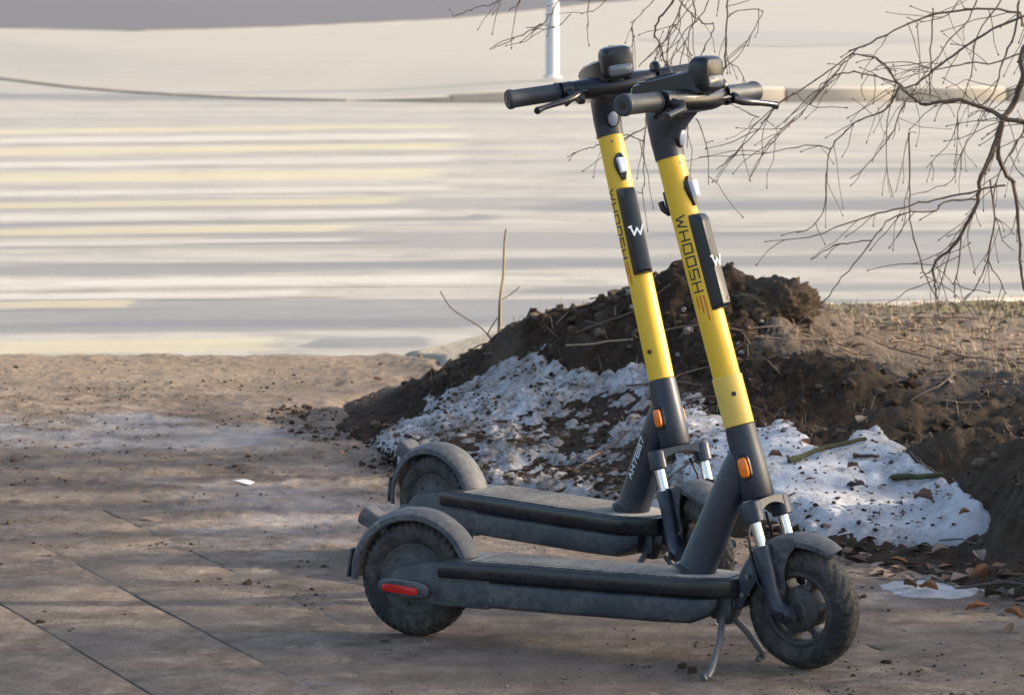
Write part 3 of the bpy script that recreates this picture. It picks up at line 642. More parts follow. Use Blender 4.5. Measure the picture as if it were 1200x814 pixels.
    b = MB(); a = R(-18); n_ = FW*math.cos(a)+LT*math.sin(a); b.tube([on_axis(.932)+n_*.024, on_axis(.932)+n_*.0290], .0028, 8); put('stem_rivet', b, 'steel')
    # print on the right side of the stem
    b = MB(); word(b, 'WHOOSH', stem_fn(TUBE_R+.0004, .826, R(-82)-.0195/2/TUBE_R), .0185, .0195, .0082, .0034); put('stem_lettering', b, 'ink', smooth=False)
    b = MB(); f = stem_fn(TUBE_R+.0004, .659, R(-82)-.0195/2/TUBE_R)
    for k, (y, u0, u1) in enumerate(((.0015, 0, .022), (.0098, 0, .032), (.018, 0, .050))): strokes(b, [[(u0, y), (u1, y)]], f, .0026)
    put('stem_stripes', b, 'redink', smooth=False)
    # tracker pad with mark
    def pad_ring(s, sc_): 
        c = on_axis(s); out = []
        for fx, ly in ((.012, -.0238), (.022, -.0236), (.037, -.0212), (.0455, -.015), (.0485, 0), (.0455, .015), (.037, .0212), (.022, .0236), (.012, .0238)):
            out.append(c+FW*(fx if fx < .02 else .02+(fx-.02)*sc_)+LT*ly*(.80+.08*sc_))
        return out
    b = MB(); b.loft([pad_ring(s, k) for s, k in ((.6262, .55), (.628, .82), (.634, .98), (.642, 1), (.80, 1), (.812, .98), (.820, .80), (.8235, .5))]); put('tracker_pad', b, 'pad', angle=30)
    b = MB(); b.tube([on_axis(.643, .044, .004), on_axis(.643, .0492, .004)], .004, 10); put('pad_button', b, 'rail')
    def fp(u, v): 
        l = (u-.020)*1.0; fx = .0489-(max(0, abs(l)-.0)**2)*(.0022/.0001)*.09; return on_axis(.712+v, fx, l)
    b = MB(); strokes(b, [[(.004, .020), (.0095, .001), (.0185, .0145), (.0245, .001), (.034, .020)], [(.001, .0195), (.006, .0200)]], fp, .0042, 4); put('pad_mark', b, 'whiteink', smooth=False)
    # white front reflector, oval lamp on the neck, bag hook behind
    b = MB(); c = lambda s, w_, d: [on_axis(s+ds*1., d, l*w_) for ds, l in ((.031, -.25), (.031, .25), (.020, .85), (.006, 1), (-.012, .72), (-.031, .28), (-.031, -.28), (-.012, -.72), (.006, -1), (.020, -.85))]
    b.loft([c(.872, .0155, .018), c(.872, .0155, .0315), c(.872, .0125, .034)]); put('front_reflector', b, 'black', angle=25)
    b = MB(); c2 = lambda w_, d, k: [on_axis(.874+ds*k, d, l*w_) for ds, l in ((.017, -1), (.017, 1), (-.017, .7), (-.017, -.7))]
    b.loft([c2(.0105, .030, 1), c2(.0105, .0425, 1), c2(.008, .0445, .85)]); put('lens#w', b, 'white_lens', angle=25)
    b = MB(); b.tube([on_axis(.845, -.024), on_axis(.842, -.036), on_axis(.852, -.046), on_axis(.868, -.048)], [.0075, .0075, .007, .0065], 10); b.box(on_axis(.86, -.026), (.012, .026, .05), .003, 2, Matrix.Rotation(-RAKE, 3, 'Y')); put('bag_hook', b, 'black')
    # dark neck that flares forward under the bar
    b = MB(); b.loft([ell(on_axis(s, f), FW, LT, rx, ry, 32, 2.2) for s, f, rx, ry in ((.9475, 0, .0298, .0298), (.965, .001, .0305, .030), (.985, .004, .034, .031), (1.003, .013, .043, .032), (1.018, .026, .056, .034), (1.032, .040, .069, .035), (1.046, .050, .078, .034), (1.056, .054, .078, .031), (1.062, .056, .070, .026))]); put('stem_neck', b, 'slate')
    n_ = (FW*.93-AX*.36).normalized(); up_ = (AX*.93+FW*.36).normalized(); c0 = on_axis(.984, .030)
    b = MB(); b.loft([ell(c0+n_*d, up_, LT, a, w_, 24) for d, a, w_ in ((0, .0215, .0165), (.010, .0205, .0155), (.0115, .019, .014))]); put('neck_lamp', b, 'black')
    b = MB(); b.loft([ell(c0+n_*d, up_, LT, a, w_, 24) for d, a, w_ in ((.009, .0175, .0125), (.0135, .016, .0115), (.0152, .011, .008))]); put('lens#n', b, 'lamp_lens')
    # cockpit in level axes
    BC = on_axis(1.047, .088); X, Z = Vector((1, 0, 0)), Vector((0, 0, 1))
    P = lambda f, l, u: BC+X*f+LT*l+Z*u
    b = MB(); b.loft([ell(P(f, l, u), X, Z, rx, rz, 20, 2.6) for l, f, u, rx, rz in ((-.135, -.004, .002, .0165, .0165), (-.115, -.002, .002, .018, .018), (-.085, 0, .001, .024, .021), (-.05, .0, .0, .036, .024), (0, -.004, -.001, .042, .025), (.05, 0, 0, .036, .024), (.085, 0, .001, .024, .021), (.115, -.002, .002, .018, .018), (.135, -.004, .002, .0165, .0165))]); put('handlebar', b, 'black')
    for s, nm in ((-1, 'r'), (1, 'l')):
        b = MB(); b.loft([ell(P(-.004-.10*max(0, abs(l)-.12)*.18, s*l, .002), X, Z, r, r, 24) for l, r in ((.128, .0185), (.130, .0215), (.1355, .0218), (.138, .0195), (.19, .0198), (.235, .0202), (.2405, .0225), (.247, .0222), (.2505, .019))]); put('grip#'+nm, b, 'grip')
        b = MB(); b.tube([P(-.006, s*.249, .002), P(-.006, s*.2518, .002)], .0075, 14); put('grip_cap#'+nm, b, 'black')
        b = MB(); b.loft([ell(P(.006, s*l, .004), X, Z, .020, .0195, 20, 3) for l in (.102, .105, .124, .127)]); b.tube([P(.020, s*.114, .002), P(.034, s*.112, -.002), P(.042, s*.108, -.006)], [.0095, .009, .008], 10)
        b.tube([P(.028, s*.10, -.004), P(.030, s*.085, .0), P(.02, s*.06, -.004)], [.006, .0055, .005], 8); put('lever_clamp#'+nm, b, 'black')
        b = MB(); path = [P(.036, s*.098, -.004), P(.047, s*.114, -.009), P(.056, s*.135, -.012), P(.063, s*.165, -.015), P(.067, s*.195, -.019), P(.070, s*.208, -.022)]
        rr = [.0075, .0085, .0075, .0065, .006, .0085]; b.tube(path, rr, 12); b.tube([P(.066, s*.203, -.021), P(.073, s*.211, -.023)], [.0075, .008], 10); put('brake_lever#'+nm, b, 'lever')
    b = MB(); b.tube([P(-.012, -.094, -.012), P(-.020, -.098, -.022), P(-.018, -.112, -.030)], [.007, .0065, .006], 8); b.lathe_y([(.0, -.098), (.011, -.098), (.013, -.092), (.013, -.084), (.0, -.082)], 20, P(.026, 0, -.016), closed=False); put('throttle', b, 'lever')
    b = MB(); b.lathe_y([(.0, .096), (.016, .096), (.019, .100), (.019, .108), (.015, .112), (0, .113)], 24, P(-.002, 0, .020), closed=False); put('bell', b, 'black')
    # display: long pod that rises from behind the bar to the lamp box
    b = MB(); rot = lambda f, l, u: P(-.062+f*.97-u*.16, l, .030+u*.98+f*.20)
    b.loft([[rot(f, -wd, z0), rot(f, -wd*.96, z1), rot(f, -wd*.7, z1+.005), rot(f, wd*.7, z1+.005), rot(f, wd*.96, z1), rot(f, wd, z0)] for f, wd, z0, z1 in ((-.070, .026, -.008, .000), (-.062, .036, -.016, .006), (-.02, .044, -.022, .009), (.05, .045, -.028, .010), (.085, .040, -.034, .010), (.10, .030, -.034, .004))]); put('display_pod', b, 'black')
    b = MB(); b.loft([[rot(f, -wd, .0140), rot(f, -wd*.9, .0172), rot(f, wd*.9, .0172), rot(f, wd, .0140)] for f, wd in ((-.055, .024), (-.045, .031), (.03, .033), (.042, .028))]); put('display_screen', b, 'screen')
    b = MB(); b.loft([ell(rot(f, 0, -.001), LT, Z, w_, h, 16, 3) for f, w_, h in ((-.0715, .025, .006), (-.069, .032, .009), (-.063, .0365, .0105))]); put('display_reflection', b, 'green')  # green reflection at the pod's rear end, painted as a rim
    # lamp box in front of the display
    b = MB(); Bc = (.032, .052)
    def bx_ring(f, w_, h, dz=0): return ell(P(Bc[0]+f, 0, Bc[1]+dz), LT, Z, w_, h, 32, 4.5)
    b.loft([bx_ring(f, w_, h, dz) for f, w_, h, dz in ((-.024, .026, .024, -.004), (-.021, .034, .032, -.002), (-.012, .0365, .0365, 0), (.006, .0365, .0365, 0), (.015, .035, .035, 0), (.0205, .032, .0315, 0), (.022, .030, .029, 0))]); put('lamp_box', b, 'pad')
    b = MB(); b.loft([ell(P(Bc[0]+f, 0, Bc[1]-.014), LT, Z, w_, h, 28, 6) for f, w_, h in ((.018, .028, .0115), (.0240, .028, .0115), (.0253, .026, .0095))]); put('lens#b', b, 'glass')
    # ---- fork
    b = MB()
    for s in (-1, 1): b.loft([ell(on_axis(z, .012, s*.0535), FW, LT, r, r*.86, 24, 2.6) for z, r in ((.1905, .0185), (.193, .0205), (.228, .0205), (.233, .0185))])
    n0 = 18; rings = []
    for k in range(n0+1):
        u = -1+2*k/n0; l = u*.0535; lift = .010*(1-u*u); low = .200+.022*(1-u*u)**.7
        rings.append([on_axis(low, -.016+.006*(1-u*u)*-1, l), on_axis(.2315+lift*.3, -.020, l), on_axis(.2335+lift*.3, .004, l), on_axis(.2315+lift*.3, .030, l), on_axis(low, .030, l)])
    b.loft(rings); put('fork_crown', b, 'slate', angle=30)
    for s, nm in ((-1, 'r'), (1, 'l')):
        b = MB(); b.tube([on_axis(.196, .012, s*.0535), on_axis(.10, .014, s*.0535)], .0112, 20); put('fork_tube#'+nm, b, 'chrome')
        b = MB(); path = [on_axis(.1420, .013, s*.0535), on_axis(.138, .013, s*.0535), on_axis(.095, .013, s*.0535), on_axis(.05, .011, s*.055), on_axis(.015, .014, s*.056), on_axis(-.004, .030, s*.056), on_axis(-.003, .046, s*.055)]
        b.tube(path, [.0155, .0178, .0172, .0165, .0180, .019, .0165], 18); put('fork_leg#'+nm, b, 'slate')
        b = MB(); b.tube([FRONT+Vector((-.012, s*.066, -.006)), FRONT+Vector((-.012, s*.0785, -.006))], .0098, 6); put('axle_bolt#'+nm, b, 'black', smooth=False)
    # front mudguard, its stays and bolts
    put('front_mudguard', arc_guard(FRONT, .146, .040, R(176), R(56), 34, .014, .003, lambda u: .80+.20*math.sin(PI*min(1, u*1.6+.1)) if u < .55 else 1.0-.45*max(0, (u-.72)/.28)**2), 'fender')
    b = MB()
    for s in (-1, 1):
        pl = [(.004, .150), (-.045, .145), (-.098, .112), (-.135, .040), (-.140, -.005), (-.124, -.012), (-.108, .02), (-.086, .052), (-.060, .078), (-.046, .052), (-.034, .028), (-.022, .026), (-.020, .045), (-.022, .08), (-.014, .108), (.002, .128)]
        b.prism([(FRONT.x+x, FRONT.z+z) for x, z in pl], s*.0385, s*.0425, .0008)
    put('mudguard_stay', b, 'fender')
    for q, (x, z) in enumerate(((-.028, .036), (-.118, .022), (-.106, .062))):
        for s, nm in ((-1, 'r'), (1, 'l')):
            b = MB(); b.tube([FRONT+Vector((x, s*.040, z)), FRONT+Vector((x, s*.0475, z))], .0052, 8); put('stay_bolt#%d%s' % (q, nm), b, 'steel')
    for s, nm in ((-1, 'r'), (1, 'l')):
        b = MB(); b.tube([on_axis(.205, -.01, s*.030), on_axis(.165, -.018, s*.044), on_axis(.12, -.024, s*.044), on_axis(.07, -.02, s*.048), on_axis(.02, .0, s*.05)], .0028, 8); put('brake_cable#'+nm, b, 'black')
    # front wheel: spoked rim round a drum
    put('tyre#front', tyre(FRONT, 26), 'tyre')
    b = MB(); b.lathe_y([(.0655, -.0215), (.070, -.0245), (.078, -.0235), (.079, 0), (.078, .0235), (.070, .0245), (.0655, .0215), (.0635, .010), (.0635, -.010)], 60, FRONT)
    b.lathe_y([(.0, -.034), (.018, -.035), (.022, -.031), (.040, -.0295), (.046, -.025), (.0465, 0), (.046, .025), (.040, .0295), (.022, .031), (.018, .035), (0, .034)], 44, FRONT, closed=False)
    for k in range(6):
        t0 = 2*PI*k/6+.12; d0 = Vector((math.cos(t0), 0, math.sin(t0))); sd_ = Vector((-math.sin(t0), 0, math.cos(t0)))
        b.loft([[FRONT+d0*r+sd_*w_*x+LT*y for x, y in ((-1, -h), (-.6, -h-.002), (.6, -h-.002), (1, -h), (1, h), (.6, h+.002), (-.6, h+.002), (-1, h))] for r, w_, h in ((.042, .0095, .021), (.054, .0065, .018), (.067, .0105, .017))])
    put('front_wheel', b, 'rim')
scooter_meshes()
STEER = ['stem', 'stem_bolt', 'stem_rivet', 'stem_lettering', 'stem_stripes', 'tracker_pad', 'front_reflector', 'bag_hook', 'stem_neck', 'neck_lamp', 'handlebar', 'throttle', 'bell', 'display_pod', 'lamp_box', 'fork_crown', 'front_mudguard', 'front_wheel',
         'grip#r', 'grip#l', 'lever_clamp#r', 'lever_clamp#l', 'fork_tube#r', 'fork_tube#l', 'fork_leg#r', 'fork_leg#l', 'brake_cable#r', 'brake_cable#l']
SUBS = {'tracker_pad': ['pad_button', 'pad_mark'], 'front_reflector': ['lens#w'], 'neck_lamp': ['lens#n'], 'display_pod': ['display_screen', 'display_reflection'], 'lamp_box': ['lens#b'], 'front_wheel': ['tyre#front'],
        'grip#r': ['grip_cap#r'], 'grip#l': ['grip_cap#l'], 'lever_clamp#r': ['brake_lever#r'], 'lever_clamp#l': ['brake_lever#l'], 'fork_leg#r': ['axle_bolt#r'], 'fork_leg#l': ['axle_bolt#l'], 'front_mudguard': ['mudguard_stay']+['stay_bolt#%d%s' % (q, n) for q in range(3) for n in 'rl'],
        'deck': ['grip_mat', 'grip_rib'], 'rear_arm': ['axle_nut'], 'side_reflector#r': ['lens#r'], 'side_reflector#l': ['lens#l'], 'rear_mudguard': ['mud_flap'], 'tail_lamp': ['lens#t'], 'rear_wheel': ['tyre#rear'], 'down_tube': ['tube_collar'],
        'orange_reflector#r': ['lens#or'], 'orange_reflector#l': ['lens#ol'], 'stand_bracket': ['stand_leg#r', 'stand_leg#l']}
BODY = ['deck', 'battery_case', 'rear_arm', 'side_reflector#r', 'side_reflector#l', 'rear_mudguard', 'tail_lamp', 'rear_wheel', 'head_tube', 'down_tube', 'orange_reflector#r', 'orange_reflector#l', 'stand_bracket']
def scooter(loc, heading, lean, steer, label, sleeve):
    root = empty('electric_scooter', loc); root.rotation_mode = 'XYZ'
    root.matrix_world = Matrix.Translation(loc) @ Matrix.Rotation(R(heading), 4, 'Z') @ Matrix.Rotation(R(lean), 4, 'X')
    tag(root, label, 'electric scooter', 'yellow rental scooters parked on the pavement')
    S = Matrix.Translation(A0) @ Matrix.Rotation(R(steer), 4, AX) @ Matrix.Translation(-A0)
    for k in BODY+STEER+['stem_sleeve#'+sleeve]:
        o = link(k.split('#')[0], SC_MESH[k], root)
        if k in STEER or k.startswith('stem_sleeve'): o.matrix_local = S
        for q in SUBS.get(k, []): link(q.split('#')[0], SC_MESH[q], o)
    return root
near = scooter((-.2018, 7.618, .0), -23.81, -2.334, -11.78, 'nearer yellow and dark grey electric scooter with a paler sleeve low on its stem', 'sleeve')
far = scooter((-.1717, 8.6162, .0), -45.09, -.166, -26.82, 'farther yellow and grey electric scooter with AH7687 printed on its down tube', 'flush')
# registration plate on the rear scooter's down tube
dt = [c for c in far.children if c.name.startswith('down_tube')][0]
dd = Vector((.375, 0, .927)).normalized(); pp = Vector((dd.z, 0, -dd.x)); base_ = Vector((.622, 0, .168))
def tube_surf(t, q, off):      # q across the tube (towards the back), on its right side
    rx, ry = .0355, .0297; qq = max(-.98, min(.98, q/rx)); return base_+dd*t-pp*q-LT*(ry*(1-abs(qq)**2.5)**(1/2.5)+off)
b = MB(); b.loft([[tube_surf(t, q, .0006) for q in np.linspace(-.002, .026, 8)] for t in np.linspace(.088, .206, 6)], cap=False)
pl = b.build('plate', M['ink'], dt, smooth=True)
b = MB(); word(b, 'AH7687', lambda u, v: tube_surf(.096+u, .006+v, .0012), .0125, .0125, .0052, .0024); b.build('plate_lettering', M['whiteink'], dt, smooth=False)

# ================================================================== TREES
M['bark'] = dusty('grey_bark', (.085, .068, .055), dust=(.17, .15, .13), amount=.3, rough=.85, top=.1, scale=25)
M['twig'] = dusty('brown_twig', (.13, .085, .058), dust=(.27, .21, .16), amount=.45, rough=.75, top=.1, scale=30)
def grow(rs, h, r0, spread, first, levels, kids, up=.35):
    """bare tree: list of (points, radii, level)"""
    out = []
    def br(p, d, L, r, lev):
        n = max(3, int(5-lev)); pts = [p]; rad = [r]
        for k in range(n):
            d = (d+Vector(rs.normal(0, .10+.05*lev, 3))+Vector((0, 0, up*.12*(lev > 0)))).normalized(); p = p+d*(L/n); pts.append(p); rad.append(r*(1-.75*(k+1)/n) if lev else r*(1-.85*((k+1)/n)**1.2))
        out.append((pts, rad, lev))
        if lev >= levels: return
        for k in range(kids[lev]):
            u = first+(1-first)*(k+rs.random())/kids[lev] if lev == 0 else .2+.8*(k+rs.random())/kids[lev]
            f = u*n; i = min(int(f), n-1); q = pts[i].lerp(pts[i+1], f-i); rr = rad[i]+(rad[i+1]-rad[i])*(f-i)
            ax = (pts[i+1]-pts[i]).normalized(); a = rs.random()*2*PI; s1 = ax.orthogonal().normalized(); s2 = ax.cross(s1)
            nd = (ax*(.55 if lev == 0 else .8)+(s1*math.cos(a)+s2*math.sin(a))*(spread if lev == 0 else .75)).normalized()
            br(q, nd, L*(.50-.25*u if lev == 0 else .52)*(.75+.5*rs.random()), max(.004, rr*.6), lev+1)
    br(Vector((0, 0, 0)), Vector((0, 0, 1)), h, r0, 0)
    return out
def tree_meshes(nm, seed, *a):
    rs = np.random.default_rng(seed); t = MB(); c = MB()
    for pts, rad, lev in grow(rs, *a): (t if lev == 0 else c).tube(pts, rad, 10 if lev == 0 else (6 if lev == 1 else 3), cap=lev < 1)
    return t.mesh('trunk', M['bark']), c.mesh('crown', M['bark'])
def plant_tree(me, loc, rz, s, label, group=None):
    o = empty('unseen_tree', loc, (0, 0, rz)); o.scale = (s, s, s); tag(o, label, 'tree', group)
    link('trunk', me[0], o); link('crown', me[1], o); return o
tm_a = tree_meshes('a', 3, 9.0, .13, .9, .25, 3, (22, 12, 9), .2)
for k, (x, y, h, lb) in enumerate(((9.6, 7.9, .68, 'nearest'), (12.4, 9.0, 1.05, 'middle'), (15.2, 10.2, 1.0, 'farthest'))): plant_tree(tm_a, (x, y, .12), .4+2*k, h, '%s of three unseen bare trees added on the right to shade the scooters' % lb, 'unseen bare trees added for shade')  # unseen trees added out of frame to dapple the foreground with shade

# ---- the drooping tree whose branches hang into the picture from the right
drp = empty('drooping_tree', (2.75, 10.5, .15)); tag(drp, 'bare drooping tree whose thin branches hang over the lawn at right', 'tree')
O = Vector((2.75, 10.5, .15))
MB().tube([Vector(p)-O for p in ((2.75, 10.5, .05), (2.73, 10.5, .6), (2.66, 10.45, 1.4), (2.62, 10.4, 2.2), (2.5, 10.3, 3.0), (2.42, 10.25, 3.6))], [.085, .07, .06, .05, .035, .015], 12).build('trunk', M['bark'], drp)
trs = np.random.default_rng(21)
twigs = MB()
def smooth_path(p, n=4):
    p = [np.array(q, float) for q in p]; out = []
    for i in range(len(p)-1):
        p0, p1, p2, p3 = p[max(i-1, 0)], p[i], p[i+1], p[min(i+2, len(p)-1)]
        for k in range(n):
            t = k/n; out.append(.5*((2*p1)+(-p0+p2)*t+(2*p0-5*p1+4*p2-p3)*t*t+(-p0+3*p1-3*p2+p3)*t**3))
    out.append(p[-1]); return out
def branch(px, depth, r0, r1, lead=None, side=.35, ddep=.25):
    d1 = depth+trs.uniform(-ddep, ddep); n = len(px); P3 = [at_y(x, y, depth+(d1-depth)*k/max(1, n-1)+trs.normal(0, .012)) for k, (x, y) in enumerate(px)]
    pts = (list(lead) if lead else [])+P3; sp = smooth_path(pts, 4); sp = [q+trs.normal(0, .0016, 3) for q in sp]
    m = len(sp); b = MB(); b.tube([Vector(q)-O for q in sp], [max(.0011, (r0+(r1-r0)*k/(m-1))*.78)*trs.uniform(.92, 1.1) for k in range(m)], 6); b.build('branch', M['twig'], drp)
    if side <= 0: return
    L = sum(np.linalg.norm(a-c) for a, c in zip(sp, sp[1:])); k0 = len(lead)*4 if lead else 0
    for _ in range(int(L/.038*side)+1):
        i = trs.integers(max(1, k0), m-1); d = sp[i+1]-sp[i] if i+1 < m else sp[i]-sp[i-1]; d = d/np.linalg.norm(d)
        v = d*.8+trs.normal(0, .55, 3)+np.array([-.1, 0, -.25]); v /= np.linalg.norm(v); Lt = trs.uniform(.03, .20)
        q = [sp[i]]; 
        for s_ in range(4): v = v+trs.normal(0, .16, 3)+np.array([0, 0, -.05]); v /= np.linalg.norm(v); q.append(q[-1]+v*Lt/4)
        rr = max(.0008, min(r1*.8, .0013)); twigs.tube([Vector(t)-O for t in q], [rr, rr*.95, rr*.9, rr*.8, rr*.7], 4)
        e = Vector(q[-1])-O; dv = Vector(v); twigs.tube([e-dv*.003, e+dv*.002, e+dv*.006], [rr*.8, rr*1.9, rr*.5], 5)
    for i in range(k0+2, m-1, 3):
        e = Vector(sp[i])-O; rr = (r0+(r1-r0)*i/(m-1))*.78; dv = Vector(sp[i+1]-sp[i]).normalized(); twigs.tube([e-dv*.004, e, e+dv*.005], [rr*.9, rr*1.45, rr*.9], 5)
def Z4(l): return [(850+x/2.034, y/2.034) for x, y in l]
def Z5(l): return [(500+x/3., y/3.) for x, y in l]
def Z1(l): return [(580+x/3.391, 40+y/3.391) for x, y in l]
TR = [(2.62, 10.4, 2.2)]; TR1 = [(2.66, 10.45, 1.45)]
right = [
 ([(760, 60), (712, 180), (690, 240), (660, 290), (640, 350), (610, 420), (600, 480), (570, 545), (530, 600), (497, 630), (500, 680), (505, 710)], 10.0, .0135, .0028, TR+[(2.1, 10.1, 1.75)], .5),
 ([(660, 290), (650, 360), (672, 420), (690, 445), (700, 560), (705, 640), (712, 690)], 10.0, .009, .004, None, .4),
 ([(790, 300), (712, 290), (660, 280), (620, 258), (560, 240), (510, 245), (470, 247), (440, 225), (415, 205), (385, 160), (350, 135), (300, 130)], 10.05, .0115, .0022, TR1+[(2.2, 10.2, 1.2)], .6),
 ([(760, 40), (700, 30), (600, 22), (480, 40), (400, 75), (330, 110), (285, 140), (230, 180), (180, 215), (130, 245), (60, 330), (0, 390)], 9.9, .0045, .0017, TR+[(2.0, 10.1, 1.7)], .3),
 ([(760, 20), (640, 70), (560, 120), (500, 165), (440, 210), (410, 198), (340, 178), (280, 175), (240, 195), (200, 230), (140, 290)], 10.1, .0045, .0016, None, .4),
 ([(415, 205), (385, 260), (320, 285), (280, 320), (250, 355), (240, 420), (235, 500), (205, 540), (170, 555)], 10.05, .0035, .0014, None, .6),
 ([(250, 355), (190, 345), (100, 365), (35, 368)], 10.05, .0022, .0013, None, .5),
 ([(285, 145), (240, 200), (180, 270), (130, 320), (80, 380), (58, 428)], 9.95, .0026, .0014, None, .4),
 ([(668, 440), (600, 455), (520, 472), (440, 490), (360, 510), (270, 540), (200, 565), (95, 575)], 9.8, .0038, .0014, None, .25),
 ([(600, 475), (520, 483), (495, 505), (440, 505), (400, 520), (370, 545), (330, 600), (280, 660), (230, 720), (150, 795)], 9.75, .0032, .0020, None, .2),
 ([(350, 572), (300, 577), (260, 585), (205, 618)], 9.75, .0022, .0015, None, .3),
 ([(438, 315), (440, 420), (440, 500), (455, 590), (480, 660), (505, 715)], 10.2, .0030, .0022, None, .1),
 ([(438, 315), (425, 380), (405, 460)], 10.2, .0020, .0013, None, .2),
 ([(410, 195), (390, 260), (385, 400), (400, 470)], 10.2, .0024, .0013, None, .3),
 ([(560, 555), (560, 610), (545, 690), (550, 710)], 10.0, .0026, .0018, None, .3),
 ([(630, 430), (640, 520), (625, 620), (600, 680), (560, 720)], 10.0, .0032, .0018, None, .4),
 ([(625, 620), (655, 670), (670, 700)], 10.0, .0022, .0015, None, .2),
 ([(430, 240), (400, 310), (350, 380), (300, 425)], 10.15, .0022, .0013, None, .3),
 ([(495, 20), (490, 100), (488, 180), (486, 225)], 10.2, .0026, .002, None, .2),
 ([(720, 300), (690, 350), (660, 400), (640, 470), (655, 560), (690, 600)], 10.2, .0030, .0015, None, .5),
 ([(760, 120), (700, 130), (640, 150), (580, 150), (500, 165), (440, 150), (370, 150)], 10.25, .0032, .0014, None, .6),
 ([(660, 0), (600, 90), (585, 180), (560, 250), (540, 330), (480, 400)], 10.3, .003, .0012, None, .6),
 ([(600, 0), (570, 60), (530, 100), (480, 170), (420, 260), (400, 330)], 10.3, .0026, .0012, None, .5),
 ([(720, 200), (650, 230), (600, 300), (560, 370), (540, 430), (470, 460)], 10.35, .0026, .0012, None, .6),
 ([(740, 330), (700, 330), (680, 370), (700, 410), (740, 430)], 10.1, .0026, .0016, None, .4),
 ([(700, 0), (690, 80), (660, 150), (640, 220), (600, 260)], 10.2, .0045, .002, None, .5),
 ([(560, 0), (520, 40), (470, 50), (430, 40)], 10.2, .002, .0012, None, .4),
]
for px, dep, r0, r1, lead, side in right: branch(Z4(px), dep, r0, r1, lead, side)
arch = [(2.5, 10.3, 3.0), (1.7, 10.1, 2.9), (1.0, 9.95, 2.35)]
top = [
 ([(900, -90), (870, 0), (830, 50), (800, 105), (815, 150), (835, 210), (845, 245)], .0042, .0022), ([(930, -60), (900, 0), (880, 60), (850, 120), (848, 240)], .0026, .0018),
 ([(935, 0), (945, 60), (910, 150), (885, 245)], .0026, .0018), ([(1070, -60), (1060, 0), (1055, 100), (1050, 200), (1045, 255)], .0034, .0022),
 ([(890, 0), (930, 50), (970, 80), (1010, 90), (990, 150), (960, 200), (935, 245)], .0026, .0015), ([(1060, 60), (1100, 38), (1180, 40), (1140, 120), (1100, 190), (1070, 220), (1045, 245)], .0018, .0014),
 ([(470, -40), (460, 0), (430, 60), (380, 100), (290, 145), (235, 168)], .0024, .0016), ([(505, 50), (480, 80), (430, 102), (350, 97)], .0015, .0013), ([(572, -40), (570, 0), (568, 95)], .0022, .0016),
 ([(810, -30), (800, 0), (760, 40), (725, 90), (720, 165), (640, 158)], .0020, .0013), ([(270, -20), (260, 0), (200, 20), (140, 40), (95, 60), (80, 30)], .0020, .0013),
 ([(1050, 215), (1075, 225), (1100, 250), (1125, 295)], .0018, .0013), ([(745, 235), (800, 180), (870, 110), (890, 20)], .0018, .0013), ([(1000, -20), (960, 60), (900, 120), (870, 190), (850, 240)], .002, .0014),
 ([(790, 250), (830, 150), (900, 60), (960, -20)], .0018, .0014), ([(345, -20), (330, 0), (290, 42)], .0022, .0016), ([(650, -20), (600, 30), (540, 50)], .0016, .0012), ([(1030, -20), (1025, 40)], .002, .0014),
]
for px, r0, r1 in top: branch(Z5(px), 9.95, r0, r1, None, .45, .12)
for ld, tgt in (((1.0, 9.95, 2.35), [(900, -90)]), ((.55, 9.95, 1.95), [(470, -40)]), ((.8, 9.95, 2.1), [(1070, -60)]), ((.62, 9.95, 2.0), [(572, -40)]), ((.8, 9.95, 2.1), [(810, -30)])):
    branch(Z5(tgt), 9.95, .006, .0035, arch[:2]+[ld] if ld[0] > .9 else arch+[ld], 0, .02)
for px in ([(600, 330), (590, 470), (595, 600), (570, 630)], [(800, 335), (840, 430), (850, 595)], [(768, 340), (768, 450)], [(600, 370), (500, 420), (410, 440), (345, 460), (285, 490)], [(590, 425), (500, 400), (400, 412)], [(1187, 235), (1050, 340), (960, 470), (880, 540)], [(1187, 340), (1090, 430), (1010, 580)], [(1050, 330), (980, 300), (940, 280)]):
    branch(Z1(px), 9.95, .0022, .0014, None, .25, .1)
tw = twigs.build('twig', M['twig'], drp); tw['kind'] = 'stuff'

# ---- lamp post across the road
p = at_z(647, 91, .13); pole = empty('lamp_post', (p[0], p[1], .13)); tag(pole, 'pale grey metal post standing on the far pavement', 'post')
MB().tube([(0, 0, 0), (0, 0, 4.0), (0, 0, 7.5)], [.062, .055, .04], 20).build('post', M['pole'], pole)
MB().tube([(0, 0, 0), (0, 0, .012), (0, 0, .02)], [.09, .09, .066], 20).build('base_plate', M['pole'], pole)
MB().tube([(0, 0, 7.45), (0, .5, 7.75), (0, 1.3, 7.85)], [.035, .03, .028], 10).build('arm', M['pole'], pole)
MB().box((0, 1.55, 7.85), (.22, .6, .09), .03).build('lamp_head', M['pole'], pole)

